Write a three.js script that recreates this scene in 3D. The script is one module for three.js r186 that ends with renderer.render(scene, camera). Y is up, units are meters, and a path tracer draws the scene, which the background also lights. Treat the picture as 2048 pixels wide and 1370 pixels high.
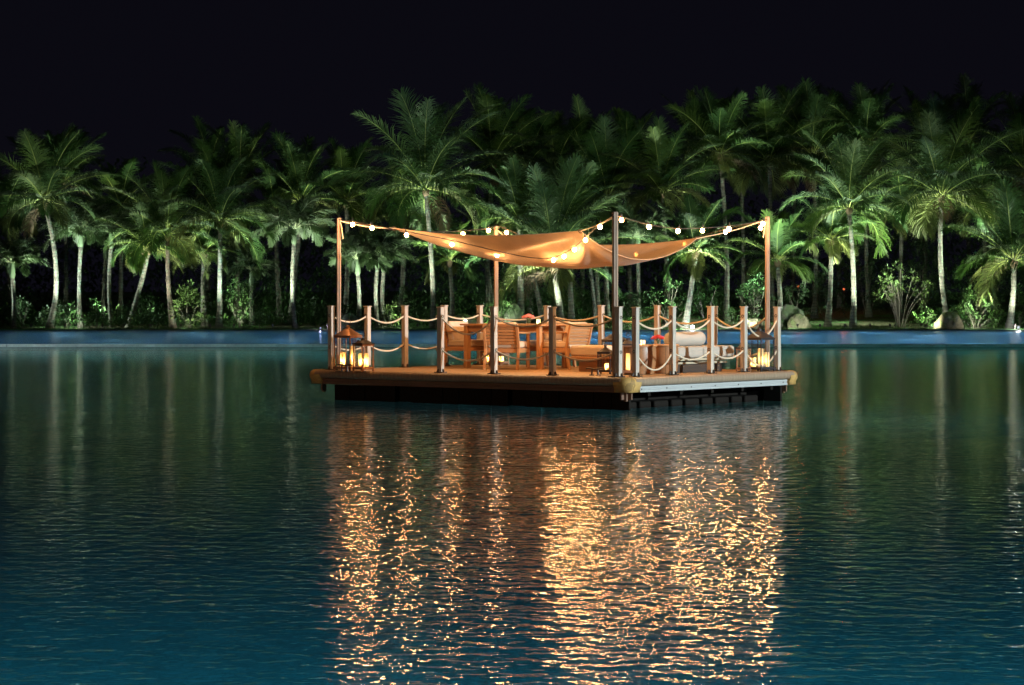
import * as THREE from 'three';
import { mergeGeometries } from 'three/addons/utils/BufferGeometryUtils.js';
import { RectAreaLightUniformsLib } from 'three/addons/lights/RectAreaLightUniformsLib.js';
import { RoundedBoxGeometry } from 'three/addons/geometries/RoundedBoxGeometry.js';

// ---------------------------------------------------------------- camera, sky, moon, exposure
const F = 5022, CX = 1024, HY = 592;                       // lens in photograph pixels, horizon row
const EYE = 1.7;
RectAreaLightUniformsLib.init();
const scene = new THREE.Scene();
const camera = new THREE.PerspectiveCamera(2 * Math.atan(685 / F) * 180 / Math.PI, 2048 / 1370, 0.5, 1500);
camera.position.set(0, EYE, 0);
camera.setViewOffset(2048, 1370, 0, 93, 2048, 1370);       // level camera, shifted lens
camera.updateProjectionMatrix();
const renderer = new THREE.WebGLRenderer({ antialias: true });
renderer.setSize(1024, 685);
renderer.toneMapping = THREE.LinearToneMapping;
renderer.toneMappingExposure = 1;
renderer.shadowMap.enabled = true;

{ // night sky: almost black, a little navy towards the horizon
  const W = 64, H = 32, d = new Float32Array(W * H * 4);
  for (let y = 0; y < H; y++) for (let x = 0; x < W; x++) {
    const up = Math.max(0, (y + 0.5) / H * 2 - 1), k = 1 - 0.45 * Math.min(1, up * 1.6), i = (y * W + x) * 4;
    d[i] = 0.0033 * k; d[i + 1] = 0.0031 * k; d[i + 2] = 0.0058 * k; d[i + 3] = 1;
  }
  const t = new THREE.DataTexture(d, W, H, THREE.RGBAFormat, THREE.FloatType);
  t.mapping = THREE.EquirectangularReflectionMapping; t.magFilter = THREE.LinearFilter; t.needsUpdate = true;
  scene.background = t; scene.environment = t;
}
const moon = new THREE.DirectionalLight(new THREE.Color(0.7, 0.85, 1), 0.05);
moon.name = 'moonlight';
moon.position.set(60, 70, 40); moon.target.position.set(0, 0, -60); moon.castShadow = true;
moon.shadow.mapSize.set(2048, 2048);
Object.assign(moon.shadow.camera, { left: -90, right: 90, top: 90, bottom: -90, far: 400 });
scene.add(moon, moon.target);

// lamp strengths (candela)
const BULB_I = 1.9, CANDLE_I = 0.2, GARDEN_I = 320, FLOOD_I = 6400, UNSEEN_WARM_I = 420, POND_I = 13, NEAR_POND_I = 42, POOL_I = 17, FILL_I = 1450;
const WARM = new THREE.Color(1, 0.56, 0.22), FLAME = new THREE.Color(1, 0.6, 0.2);

// ---------------------------------------------------------------- helpers
function mulberry(a) { return () => { a = (a + 0x6d2b79f5) | 0; let t = Math.imul(a ^ (a >>> 15), 1 | a); t = (t + Math.imul(t ^ (t >>> 7), 61 | t)) ^ t; return ((t ^ (t >>> 14)) >>> 0) / 4294967296; }; }
const rnd = mulberry(77);
const R = (a, b) => a + (b - a) * rnd();
const V = (x, y, z) => new THREE.Vector3(x, y, z);
const used = {};
function numbered(n) { const k = used[n] = (used[n] ?? -1) + 1; return k ? `${n}_${String(k).padStart(3, '0')}` : n; }
function tag(o, label, category, group) { o.userData.label = label; o.userData.category = category; if (group) o.userData.group = group; return o; }
function thing(name, label, category, pos = [0, 0, 0], turn = 0, group) {
  const o = new THREE.Group(); o.name = numbered(name); o.position.set(...pos); o.rotation.y = turn; scene.add(o);
  return tag(o, label, category, group);
}
function mesh(name, geo, mat, parent) {
  const g = Array.isArray(geo) ? merge(geo) : geo;
  const m = new THREE.Mesh(g, mat); m.name = parent ? name : numbered(name); m.castShadow = m.receiveShadow = true;
  (parent ?? scene).add(m); return m;
}
function struct(name, geo, mat) { const m = mesh(name, geo, mat); m.userData.kind = 'structure'; return m; }
function flat(g) {
  const n = g.index ? g.toNonIndexed() : g;
  for (const k of Object.keys(n.attributes)) if (!['position', 'normal', 'uv'].includes(k)) n.deleteAttribute(k);
  n.clearGroups(); return n;
}
function merge(list) { return list.length === 1 ? list[0] : mergeGeometries(list.map(flat)); }
function turn(g, rx = 0, ry = 0, rz = 0) { if (rx) g.rotateX(rx); if (ry) g.rotateY(ry); if (rz) g.rotateZ(rz); return g; }
// box with softened edges, uv in metres with u along its longest side
function bx(w, h, d, x = 0, y = 0, z = 0, r = 0.004, rot) {
  const rr = Math.min(r, w * 0.45, h * 0.45, d * 0.45);
  let g = rr > 0.0015 ? new RoundedBoxGeometry(w, h, d, 1, rr) : new THREE.BoxGeometry(w, h, d);
  g = flat(g);
  const p = g.attributes.position, n = g.attributes.normal, uv = g.attributes.uv, dim = [w, h, d], long = dim.indexOf(Math.max(...dim)), ou = rnd() * 3, ov = rnd() * 3;
  for (let i = 0; i < p.count; i++) {
    const c = [p.getX(i), p.getY(i), p.getZ(i)], m = [Math.abs(n.getX(i)), Math.abs(n.getY(i)), Math.abs(n.getZ(i))];
    const a = m.indexOf(Math.max(...m)), in2 = [0, 1, 2].filter((k) => k !== a), u = in2.includes(long) ? long : in2[0], v = in2.find((k) => k !== u);
    uv.setXY(i, c[u] + ou, c[v] + ov);
  }
  if (rot) turn(g, ...rot);
  return g.translate(x, y, z);
}
function cyl(r1, r2, h, x = 0, y = 0, z = 0, seg = 14, rot) { const g = new THREE.CylinderGeometry(r1, r2, h, seg); if (rot) turn(g, ...rot); return g.translate(x, y, z); }
function lathe(pts, x = 0, y = 0, z = 0, seg = 28) { return new THREE.LatheGeometry(pts.map(([a, b]) => new THREE.Vector2(a, b)), seg).translate(x, y, z); }
function tube(pts, r, seg = 24, rad = 6, closed = false) { return new THREE.TubeGeometry(new THREE.CatmullRomCurve3(pts, closed), seg, r, rad, closed); }
function bar(a, b, w, d = w) { // square bar from a to b
  const l = a.distanceTo(b), g = bx(w, l, d, 0, 0, 0, 0.003), q = new THREE.Quaternion().setFromUnitVectors(V(0, 1, 0), b.clone().sub(a).normalize());
  return g.applyQuaternion(q).translate((a.x + b.x) / 2, (a.y + b.y) / 2, (a.z + b.z) / 2);
}
// smooth value noise
const NT = 256, perm = new Float32Array(NT * NT); { const q = mulberry(5); for (let i = 0; i < perm.length; i++) perm[i] = q(); }
function vn(x, y, per = NT) {
  const xi = Math.floor(x), yi = Math.floor(y), fx = x - xi, fy = y - yi, sx = fx * fx * (3 - 2 * fx), sy = fy * fy * (3 - 2 * fy);
  const P = (i, j) => perm[(((i % per) + per) % per) + NT * (((j % per) + per) % per)];
  return (P(xi, yi) * (1 - sx) + P(xi + 1, yi) * sx) * (1 - sy) + (P(xi, yi + 1) * (1 - sx) + P(xi + 1, yi + 1) * sx) * sy;
}
function fbm(x, y, per, oct = 4) { let s = 0, a = 0.5, k = 1; for (let o = 0; o < oct; o++) { s += a * vn(x * k, y * k, per * k); a *= 0.5; k *= 2; } return s / (1 - Math.pow(0.5, oct)); }
// texture of a size in metres from f(u, v) -> [r, g, b] (sRGB 0..1) or a number
function tex(n, metresU, metresV, f, color = true) {
  const d = new Uint8Array(n * n * 4);
  for (let y = 0; y < n; y++) for (let x = 0; x < n; x++) {
    let c = f(x / n, y / n); if (typeof c === 'number') c = [c, c, c];
    const i = (y * n + x) * 4; for (let k = 0; k < 3; k++) d[i + k] = Math.max(0, Math.min(255, c[k] * 255)); d[i + 3] = 255;
  }
  const t = new THREE.DataTexture(d, n, n); t.wrapS = t.wrapT = THREE.RepeatWrapping; t.magFilter = t.minFilter = THREE.LinearFilter;
  t.repeat.set(1 / metresU, 1 / metresV); if (color) t.colorSpace = THREE.SRGBColorSpace; t.needsUpdate = true; return t;
}
const std = (o) => new THREE.MeshStandardMaterial(o);
const phys = (o) => new THREE.MeshPhysicalMaterial(o);
const rgb = (r, g, b) => new THREE.Color().setRGB(r, g, b);

// ---------------------------------------------------------------- materials
const grain = tex(512, 1.2, 0.3, (u, v) => { const w = fbm(u * 4, v * 8, 4) * 0.3, g = fbm(u * 6, (v + w * 0.08) * 64, 64, 3), f = fbm(u * 16, v * 128, 128, 2); return 0.62 + 0.28 * g + 0.12 * f; }, false);
const grainColor = tex(512, 1.2, 0.3, (u, v) => { const w = fbm(u * 4, v * 8, 4), g = fbm(u * 6, (v + w * 0.03) * 64, 64, 3), f = fbm(u * 16, v * 128, 128, 2), k = 0.66 + 0.26 * g + 0.1 * f + 0.08 * w; return [k, k * 0.985, k * 0.96]; });
const wood = (r, g, b, rough = 0.6) => std({ color: rgb(r, g, b), map: grainColor, roughness: rough, bumpMap: grain, bumpScale: 0.0015 });
const M = {
  deck: [wood(0.5, 0.31, 0.16, 0.5), wood(0.56, 0.36, 0.19, 0.48), wood(0.45, 0.28, 0.14, 0.52), wood(0.52, 0.33, 0.18, 0.5)],
  teak: [wood(0.52, 0.25, 0.1, 0.5), wood(0.58, 0.28, 0.115, 0.5), wood(0.47, 0.22, 0.09, 0.5)],
  post: [wood(0.62, 0.52, 0.44, 0.55), wood(0.57, 0.48, 0.41, 0.55), wood(0.66, 0.55, 0.46, 0.55)],
  pole: wood(0.42, 0.28, 0.2, 0.5), fascia: wood(0.37, 0.26, 0.18, 0.42), drum: wood(0.4, 0.19, 0.085, 0.4), plinth: wood(0.07, 0.045, 0.035, 0.5), slat: wood(0.52, 0.45, 0.33, 0.5),
  rail: std({ color: rgb(0.4, 0.39, 0.37), roughness: 0.4, bumpMap: grain, bumpScale: 0.0006 }),
  hull: phys({ specularIntensity: 0.2, color: rgb(0.012, 0.009, 0.007), roughness: 0.85, bumpMap: grain, bumpScale: 0.003 }),
  bracket: wood(0.2, 0.1, 0.06, 0.6),
  iron: std({ color: rgb(0.09, 0.07, 0.06), metalness: 0.7, roughness: 0.45 }),
  copper: std({ color: rgb(0.42, 0.22, 0.13), metalness: 0.85, roughness: 0.38 }),
  darkRoof: std({ color: rgb(0.05, 0.04, 0.04), metalness: 0.6, roughness: 0.5 }),
  glass: phys({ color: rgb(1, 1, 1), transmission: 1, thickness: 0, roughness: 0.02, ior: 1.5 }),
  bulb: std({ color: rgb(0.9, 0.7, 0.5), emissive: rgb(1, 0.41, 0.13), emissiveIntensity: 130, roughness: 0.3 }),
  socket: std({ color: rgb(0.03, 0.02, 0.02), roughness: 0.5 }),
  cable: std({ color: rgb(0.05, 0.035, 0.025), roughness: 0.6 }),
  flame: std({ color: rgb(1, 0.7, 0.3), emissive: rgb(1, 0.62, 0.2), emissiveIntensity: 14, roughness: 0.6 }),
  wick: std({ color: rgb(0.02, 0.015, 0.01), roughness: 0.9 }),
};
const ropeTex = tex(128, 0.05, 0.05, (u, v) => { const k = Math.sin((u + v) * Math.PI * 2) * 0.5 + 0.5; return 0.6 + 0.4 * Math.pow(k, 0.5); }, false);
M.rope = std({ color: rgb(0.66, 0.53, 0.38), roughness: 0.85, bumpMap: ropeTex, bumpScale: 0.004 });
const weave = tex(256, 0.08, 0.08, (u, v) => 0.5 + 0.25 * Math.sin(u * Math.PI * 64) * Math.sin(v * Math.PI * 64) + 0.25 * fbm(u * 32, v * 32, 32, 2), false);
const mottle = tex(256, 0.9, 0.9, (u, v) => { const k = 0.9 + 0.1 * fbm(u * 8, v * 8, 8); return [k, k * 0.99, k * 0.97]; });
M.cushion = std({ color: rgb(0.66, 0.5, 0.36), map: mottle, roughness: 0.95, bumpMap: weave, bumpScale: 0.0015 });
M.cream = std({ color: rgb(0.44, 0.39, 0.34), map: mottle, roughness: 0.95, bumpMap: weave, bumpScale: 0.0015 });
M.wax = phys({ color: rgb(0.9, 0.74, 0.46), roughness: 1, transmission: 0.75, thickness: 0, side: THREE.DoubleSide });
M.sail = phys({ color: rgb(0.68, 0.47, 0.28), map: mottle, roughness: 0.95, transmission: 0.45, thickness: 0, side: THREE.DoubleSide, bumpMap: weave, bumpScale: 0.002 });
const foam = tex(256, 0.7, 0.7, (u, v) => { const a = fbm(u * 6, v * 6, 6), b = fbm(u * 30, v * 30, 30, 2), s = a > 0.56 ? 0.78 : 1, k = (0.86 + 0.14 * b) * s; return [k, k * 0.97, k * 0.88]; });
M.bumper = std({ color: rgb(0.56, 0.34, 0.12), map: foam, roughness: 0.75 });

// ---------------------------------------------------------------- ground, ponds, shore
const WEIR = 82, SHORE = 115, BANK = 28, POOL_Y = 0.1;
const smooth = (a, b, x) => { const t = Math.max(0, Math.min(1, (x - a) / (b - a))); return t * t * (3 - 2 * t); };
function landY(x, d) { return 0.17 + 0.75 * smooth(SHORE + 1, SHORE + 20, d) + 0.35 * smooth(SHORE + 1, SHORE + 9, d) * (vn(x * 0.16 + 40, d * 0.16) - 0.35) + 1.2 * smooth(140, 320, d); }
{
  const xs = [], ds = [];
  for (const v of [-600, -300, -150, -80, -45]) xs.push(v, -v);
  for (let x = -BANK - 1; x <= BANK + 1; x += 0.75) xs.push(x);
  xs.sort((a, b) => a - b);
  ds.push(-200, -80, -30, -10, -3.02, -3.0, 10, 30, 50, 70, 81.2, 81.25, 100, SHORE + 0.05, SHORE + 0.1);
  for (let d = SHORE + 0.6; d < 150; d += 0.8) ds.push(d);
  ds.push(160, 180, 220, 300, 450, 700);
  const pos = [], uv = [], idx = [];
  for (const d of ds) for (const x of xs) {
    let y;
    if (d >= SHORE + 0.1) y = landY(x, d);
    else if (d <= -3.02 || Math.abs(x) > BANK) y = 0.35;
    else y = d <= 81.2 ? -3.3 : -3.1;
    pos.push(x, y, -d); uv.push(x, d);
  }
  const n = xs.length;
  for (let j = 0; j < ds.length - 1; j++) for (let i = 0; i < n - 1; i++) { const a = j * n + i; idx.push(a, a + 1, a + n, a + 1, a + n + 1, a + n); }
  const g = new THREE.BufferGeometry(); g.setAttribute('position', new THREE.Float32BufferAttribute(pos, 3)); g.setAttribute('uv', new THREE.Float32BufferAttribute(uv, 2)); g.setIndex(idx); g.computeVertexNormals();
  const soil = tex(512, 9, 9, (u, v) => { const a = fbm(u * 5, v * 5, 5), b = fbm(u * 48, v * 48, 48, 3), m = smooth(0.42, 0.58, a); return [0.27 + 0.1 * b - 0.04 * m, 0.26 + 0.1 * b + 0.14 * m, 0.14 + 0.07 * b]; });
  struct('ground', g, std({ map: soil, roughness: 1, bumpMap: tex(256, 1.1, 1.1, (u, v) => fbm(u * 24, v * 24, 24, 3), false), bumpScale: 0.04 }));
}
const tiles = tex(256, 1.2, 1.2, (u, v) => { const k = (u * 8 % 1 < 0.08 || v * 8 % 1 < 0.08) ? 0.75 : 0.85 + 0.15 * perm[Math.floor(u * 8) + 256 * Math.floor(v * 8)]; return [k, k, k]; });
const metres = (g) => { const p = g.attributes.position; for (let i = 0; i < p.count; i++) g.attributes.uv.setXY(i, p.getX(i), p.getZ(i)); return g; };
struct('pond_floor', metres(new THREE.PlaneGeometry(2 * BANK, WEIR + 2.4, 1, 1).rotateX(-Math.PI / 2).translate(0, -3.2, -(WEIR - 3.2) / 2)), std({ color: rgb(0.1, 0.46, 0.52), map: tiles, roughness: 0.8 }));
struct('pool_floor', metres(new THREE.PlaneGeometry(2 * BANK, SHORE - WEIR - 0.2).rotateX(-Math.PI / 2).translate(0, -3.0, -(SHORE + WEIR) / 2)), std({ color: rgb(0.2, 0.42, 0.58), map: tiles, roughness: 0.8 }));

// rippled water: slopes of many small waves in a tile that repeats without seams, long swells in a second map
function waves(n, size, count, lo, hi, rms, seed, normalMap) {
  const q = mulberry(seed), sin = new Float32Array(n), H = new Float32Array(n * n), SX = new Float32Array(n * n), SY = new Float32Array(n * n);
  for (let i = 0; i < n; i++) sin[i] = Math.sin(i / n * 2 * Math.PI);
  for (let w = 0; w < count; w++) {
    const lam = lo * Math.pow(hi / lo, (w + q()) / count), k = size / lam, a = (q() + q() - 1) * 2.7 + Math.PI * 0.5 + 0.15;
    const kx = Math.round(k * Math.cos(a)), ky = Math.round(k * Math.sin(a)), ph = Math.floor(q() * n), kk = Math.hypot(kx, ky) || 1, s = rms * Math.sqrt(2 / count) * (0.7 + 0.6 * q());
    const amp = s / (kk * 2 * Math.PI / size), ax = s * kx / kk, ay = s * ky / kk;
    for (let y = 0; y < n; y++) {
      let t = (((ky * y + ph) % n) + n) % n;
      const step = ((kx % n) + n) % n;
      for (let x = 0, i = y * n; x < n; x++, i++) { const c = sin[(t + (n >> 2)) & (n - 1)]; H[i] += amp * sin[t]; SX[i] += ax * c; SY[i] += ay * c; t = (t + step) & (n - 1); }
    }
  }
  const d = new Float32Array(n * n * 4);
  for (let i = 0; i < n * n; i++) {
    if (normalMap) { const l = 1 / Math.hypot(SX[i], SY[i], 1); d[i * 4] = 0.5 - 0.5 * SX[i] * l; d[i * 4 + 1] = 0.5 - 0.5 * SY[i] * l; d[i * 4 + 2] = 0.5 + 0.5 * l; }
    else d[i * 4] = d[i * 4 + 1] = d[i * 4 + 2] = 0.5 + H[i] * 10;      // one unit is 0.1 m
    d[i * 4 + 3] = 1;
  }
  const t = new THREE.DataTexture(d, n, n, THREE.RGBAFormat, THREE.FloatType); t.wrapS = t.wrapT = THREE.RepeatWrapping; t.magFilter = t.minFilter = THREE.LinearFilter;
  t.repeat.set(1 / size, 1 / size); t.needsUpdate = true; return t;
}
const ripples = waves(1024, 5.3, 130, 0.055, 0.4, 0.038, 3, true);
const swell = waves(512, 19.7, 40, 0.7, 4.5, 0.004, 9, false);
function waterSheet(x0, x1, d0, d1, y) {
  const g = new THREE.PlaneGeometry(x1 - x0, d1 - d0, 1, 1).rotateX(-Math.PI / 2).translate((x0 + x1) / 2, y, -(d0 + d1) / 2), p = g.attributes.position;
  for (let i = 0; i < p.count; i++) g.attributes.uv.setXY(i, p.getX(i), -p.getZ(i));
  return g;
}
struct('pond_water', waterSheet(-BANK, BANK, -3, WEIR - 0.17, 0), phys({ color: rgb(0.82, 0.97, 0.98), transmission: 1, thickness: 1, ior: 1.333, roughness: 0.06, normalMap: ripples, bumpMap: swell, bumpScale: 0.1 }));
const calm = ripples.clone(); calm.repeat.set(1 / 7.1, 1 / 7.1);
const calmSwell = swell.clone(); calmSwell.repeat.set(1 / 14, 1 / 14);
struct('pool_water', waterSheet(-BANK, BANK, WEIR + 0.2, SHORE, POOL_Y), phys({ color: rgb(0.7, 0.88, 1), transmission: 1, thickness: 1, ior: 1.333, roughness: 0.24, normalMap: calm, normalScale: new THREE.Vector2(1, 1), bumpMap: calmSwell, bumpScale: 0.1 }));
{
  const stone = tex(256, 1.6, 1.6, (u, v) => { const a = fbm(u * 6, v * 6, 6), b = fbm(u * 40, v * 40, 40, 2), k = 0.6 + 0.22 * a + 0.14 * b; return [k, k, k * 0.98]; });
  M.stone = std({ color: rgb(0.78, 0.82, 0.82), map: stone, roughness: 0.75 });
  M.wall = std({ color: rgb(0.3, 0.34, 0.34), map: stone, roughness: 0.8 });
  const w = thing('weir_wall', 'long low wall with a pale stone rim between the dark pond and the blue pool', 'wall', [0, 0, -WEIR]);
  mesh('wall_body', bx(2 * BANK, 3.3, 0.3, 0, -1.61, 0, 0), M.wall, w);
  let x = -BANK;
  while (x < BANK) { let l = R(1.5, 4.2); if (BANK - x - l < 0.8) l = BANK - x; mesh('coping_stone', bx(l - 0.018, 0.09, 0.42, x + l / 2, 0.088 + R(-0.004, 0.004), R(-0.006, 0.006), 0.01), M.stone, w); x += l; }
  const e = thing('shore_kerb', 'dark stone kerb along the planted shore behind the blue pool', 'kerb', [0, 0, -SHORE]);
  mesh('wall_body', bx(2 * BANK, 3.1, 0.2, 0, -1.5, -0.12, 0), M.wall, e);
  x = -BANK;
  const kerb = std({ color: rgb(0.16, 0.16, 0.15), map: stone, roughness: 0.9 });
  while (x < BANK) { let l = R(0.9, 1.5); mesh('kerb_stone', bx(l - 0.02, 0.1, 0.3, x + l / 2, 0.1 + R(-0.01, 0.012), -0.14, 0.012), kerb, e); x += l; }
}
// unseen underwater lamps, placed to light both waters: a glowing lens on a stem
function sunkLamp(x, y, z, I, color, label, group, floor) {
  const t = thing('unseen_underwater_lamp', label, 'pool light', [x, floor, z], 0, group), h = y - floor;
  mesh('stem', cyl(0.012, 0.02, h, 0, h / 2, 0, 6), M.iron, t);
  const lens = mesh('lens', new THREE.SphereGeometry(0.07, 12, 8), std({ color, emissive: color, emissiveIntensity: 0.4 }), t); lens.position.y = h;
  const l = new THREE.PointLight(color, I); mesh('hood', lathe([[0, 0.1], [0.12, 0.1], [0.3, 0.06], [0.3, 0.05], [0.1, 0.085], [0, 0.085]], 0, h, 0, 18), M.iron, t);  // hood added to keep the lamp from shining up through the water
  l.name = 'unseen_pool_glow'; l.shadow.radius = 3; l.castShadow = true; l.position.set(0, h, 0); t.add(l);
}
const TEAL = rgb(0.25, 0.95, 0.92), DEEP = rgb(0.12, 0.72, 1), BLUE = rgb(0.2, 0.58, 1);
for (const [d, k, n] of [[79, 0.8, 8], [72.5, 0.9, 7]]) for (let i = 0; i < n; i++) sunkLamp((i - (n - 1) / 2) * 42 / n + (d % 7) * 0.3, -0.7, -d, POND_I * k, TEAL, 'unseen round lamp on a stem, lighting the far part of the dark pond', 'unseen underwater lamps of the dark pond', -3.2);  // unseen, placed for the teal glow near the weir
{ // one long unseen light bar, placed to light the nearest part of the pond
  const t = thing('unseen_light_bar', 'unseen long light bar on a rail, lighting the nearest part of the pond', 'pool light', [0, -3.2, -8.8]);
  mesh('rail', [bx(26, 0.04, 0.06, 0, 2.58, 0.08, 0), ...[-12, -6, 0, 6, 12].map((x) => cyl(0.02, 0.03, 2.56, x, 1.28, 0.08, 6))], M.iron, t);
  mesh('lens', bx(26, 0.14, 0.02, 0, 2.5, 0.015, 0), std({ color: DEEP, emissive: DEEP, emissiveIntensity: 0.4 }), t);
  const l = new THREE.RectAreaLight(DEEP, NEAR_POND_I, 26, 0.14); l.name = 'unseen_bar_glow'; l.position.set(0, 2.5, -0.01); t.add(l); l.lookAt(0, -3.2, -20);
}
for (const [d, k0] of [[87, 1], [95.5, 1], [104, 1], [111.5, 0.9]]) for (let i = 0; i < 8; i++) { const x = -21 + i * 6 + (d % 5) * 0.6; sunkLamp(x, -0.35, -d, POOL_I * k0 * (x < 0 ? 0.42 : 1), BLUE, 'unseen round lamp on a stem, lighting the blue pool', 'unseen underwater lamps of the blue pool', -3.0); }  // unseen, placed for the blue of the pool

// ---------------------------------------------------------------- floating platform
const DECK = 0.475, PC = V(0.66, DECK, -41.35), TH = -0.6783, XA = V(Math.cos(TH), 0, -Math.sin(TH)), ZA = V(Math.sin(TH), 0, Math.cos(TH));
const A = 5.74 / 2, B = 4.12 / 2;                                             // half spans between the corner poles
const P = (x, z, h = 0) => V(PC.x + x * XA.x + z * ZA.x, DECK + h, PC.z + x * XA.z + z * ZA.z);
const atPx = (px, d, y) => V((px - CX) / F * d, y, -d);                          // a place in the world from a sight line and its distance
function along(px, a, b) { const k = (px - CX) / F, d = b.clone().sub(a), t = (k * -a.z - a.x) / (d.x + k * d.z); return a.clone().addScaledVector(d, t); }
const heightAt = (py, d) => EYE - (py - HY) * d / F;
const floorDepth = (py) => (EYE - DECK) * F / (py - HY);
const uDir = XA.clone().negate(), vDir = ZA.clone().negate();                   // towards the left corner, towards the right corner
const heading = (v) => Math.atan2(v.x, v.z);
{
  const OA = A + 0.33, OB = B + 0.2;
  const t = thing('floating_platform', 'floating timber platform with rounded edges and yellow corner bumpers on the pond', 'platform', [PC.x, 0, PC.z], TH);
  const n = 31, w = 2 * OB / n;
  for (let i = 0; i < n; i++) mesh('deck_board', bx(2 * OA - 0.02, 0.03, w - 0.007, 0, DECK - 0.015 + R(-0.0015, 0.0015), -OB + (i + 0.5) * w, 0.004), M.deck[Math.floor(rnd() * 4)], t);
  mesh('subframe', [bx(2 * OA - 0.1, 0.12, 2 * OB - 0.1, 0, DECK - 0.095, 0, 0)], M.hull, t);
  // rounded edge beam and the grooved rail under it, on each side
  const prof = new THREE.Shape(); prof.moveTo(0, 0); prof.lineTo(0.04, 0); prof.absarc(0.05, -0.065, 0.065, Math.PI / 2, -Math.PI / 2, true); prof.lineTo(0, -0.13); prof.lineTo(0, 0);
  const side = (len, x, z, ry, m1, m2) => {
    const e = new THREE.ExtrudeGeometry(prof, { depth: len, bevelEnabled: false, curveSegments: 8 }).translate(0, 0, -len / 2).rotateY(ry).translate(x, DECK + 0.002, z);
    mesh('edge_beam', e, m1, t);
    const r = []; for (const [y, d2, h] of [[-0.15, 0.045, 0.03], [-0.178, 0.036, 0.022], [-0.208, 0.05, 0.034]]) r.push(bx(d2, h, len, d2 / 2, y, 0, 0.003).rotateY(ry).translate(x, DECK, z));
    mesh('edge_rail', r, m2, t);
  };
  side(2 * OB - 0.14, OA, 0, 0, M.fascia, M.rail); side(2 * OB - 0.14, -OA, 0, Math.PI, M.fascia, M.rail);
  side(2 * OA - 0.14, 0, OB, -Math.PI / 2, M.fascia, M.bracket); side(2 * OA - 0.14, 0, -OB, Math.PI / 2, M.fascia, M.rail);
  const bolt = (ax, ay, az, ry) => mesh('bolt', new THREE.CylinderGeometry(0.009, 0.009, 0.008, 8).rotateX(Math.PI / 2).rotateY(ry).translate(ax, ay, az), M.iron, t);
  for (let k = 0; k < 9; k++) bolt(-OA + 0.3 + k * (2 * OA - 0.6) / 8, DECK - 0.178, OB + 0.04, 0);
  for (let k = 0; k < 7; k++) bolt(OA + 0.04, DECK - 0.178, -OB + 0.3 + k * (2 * OB - 0.6) / 6, Math.PI / 2);
  // corner bumpers: swept round the corner with a bulging profile
  for (const [sx, sz] of [[1, 1], [-1, 1], [1, -1], [-1, -1]]) {
    const prf = [[0.0, 0.006], [0.08, 0.008], [0.125, -0.02], [0.148, -0.07], [0.145, -0.12], [0.12, -0.16], [0.118, -0.222], [0.0, -0.225]], pos = [], uv = [], idx = [], path = [];
    path.push([0.16, 0, 0, 1], [0.02, 0, 0, 1]); for (let k = 0; k <= 6; k++) { const a = k / 6 * Math.PI / 2; path.push([0, 0, Math.sin(a), Math.cos(a)]); } path.push([0, 0.02, 1, 0], [0, 0.16, 1, 0]);
    path.forEach(([bx_, bz_, nx, nz], i) => prf.forEach(([o, y], j) => { pos.push((OA - 0.03 - bx_ + nx * o) * sx, DECK + y, (OB - 0.03 - bz_ + nz * o) * sz); uv.push(i * 0.05, j * 0.05); }));
    const m = prf.length;
    for (let i = 0; i < path.length - 1; i++) for (let j = 0; j < m - 1; j++) { const a = i * m + j; idx.push(a, a + m, a + 1, a + 1, a + m, a + m + 1); }
    for (const s of [0, (path.length - 1) * m]) for (let j = 1; j < m - 1; j++) idx.push(s, s + j, s + j + 1);
    const g = new THREE.BufferGeometry(); g.setAttribute('position', new THREE.Float32BufferAttribute(pos, 3)); g.setAttribute('uv', new THREE.Float32BufferAttribute(uv, 2)); g.setIndex(idx); g.computeVertexNormals();
    mesh('corner_bumper', g, M.bumper, t);
    mesh('corner_bracket', [bx(0.1, 0.11, 0.03, sx * (OA - 0.06), DECK - 0.28, sz * (OB - 0.12), 0.004), bx(0.03, 0.11, 0.1, sx * (OA - 0.13), DECK - 0.28, sz * (OB - 0.05), 0.004), bx(0.05, 0.14, 0.05, sx * (OA - 0.1), DECK - 0.29, sz * (OB - 0.09), 0.004)], M.bracket, t);
  }
  // float panels under the deck, with gaps on the right-hand side
  for (let x = -OA + 0.3, k = 0; x < OA - 0.3; x += 0.335, k++) for (const s of [1, -1]) if (k % 7 !== 4) mesh('float_panel', bx(0.325, 0.62, 0.05, x + 0.16, DECK - 0.55, s * (OB - 0.16 - (k % 3) * 0.006), 0.006), M.hull, t);
  for (let z = -OB + 0.4, k = 0; z < OB - 0.4; z += 0.42, k++) for (const s of [1, -1]) mesh('float_drum', bx(0.5, 0.46, k % 2 ? 0.3 : 0.38, s * (OA - 0.62), DECK - 0.62, z + 0.2, 0.03), M.hull, t);
  mesh('float_keel', bx(2 * OA - 1.4, 0.62, 2 * OB - 0.5, 0, DECK - 0.47, 0, 0.02), M.hull, t);
  for (let k = 0; k < 5; k++) mesh('cross_beam', bx(0.9, 0.07, 0.07, OA - 0.5, DECK - 0.26, -OB + 0.5 + k * 0.85, 0.004), M.hull, t);
}
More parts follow.
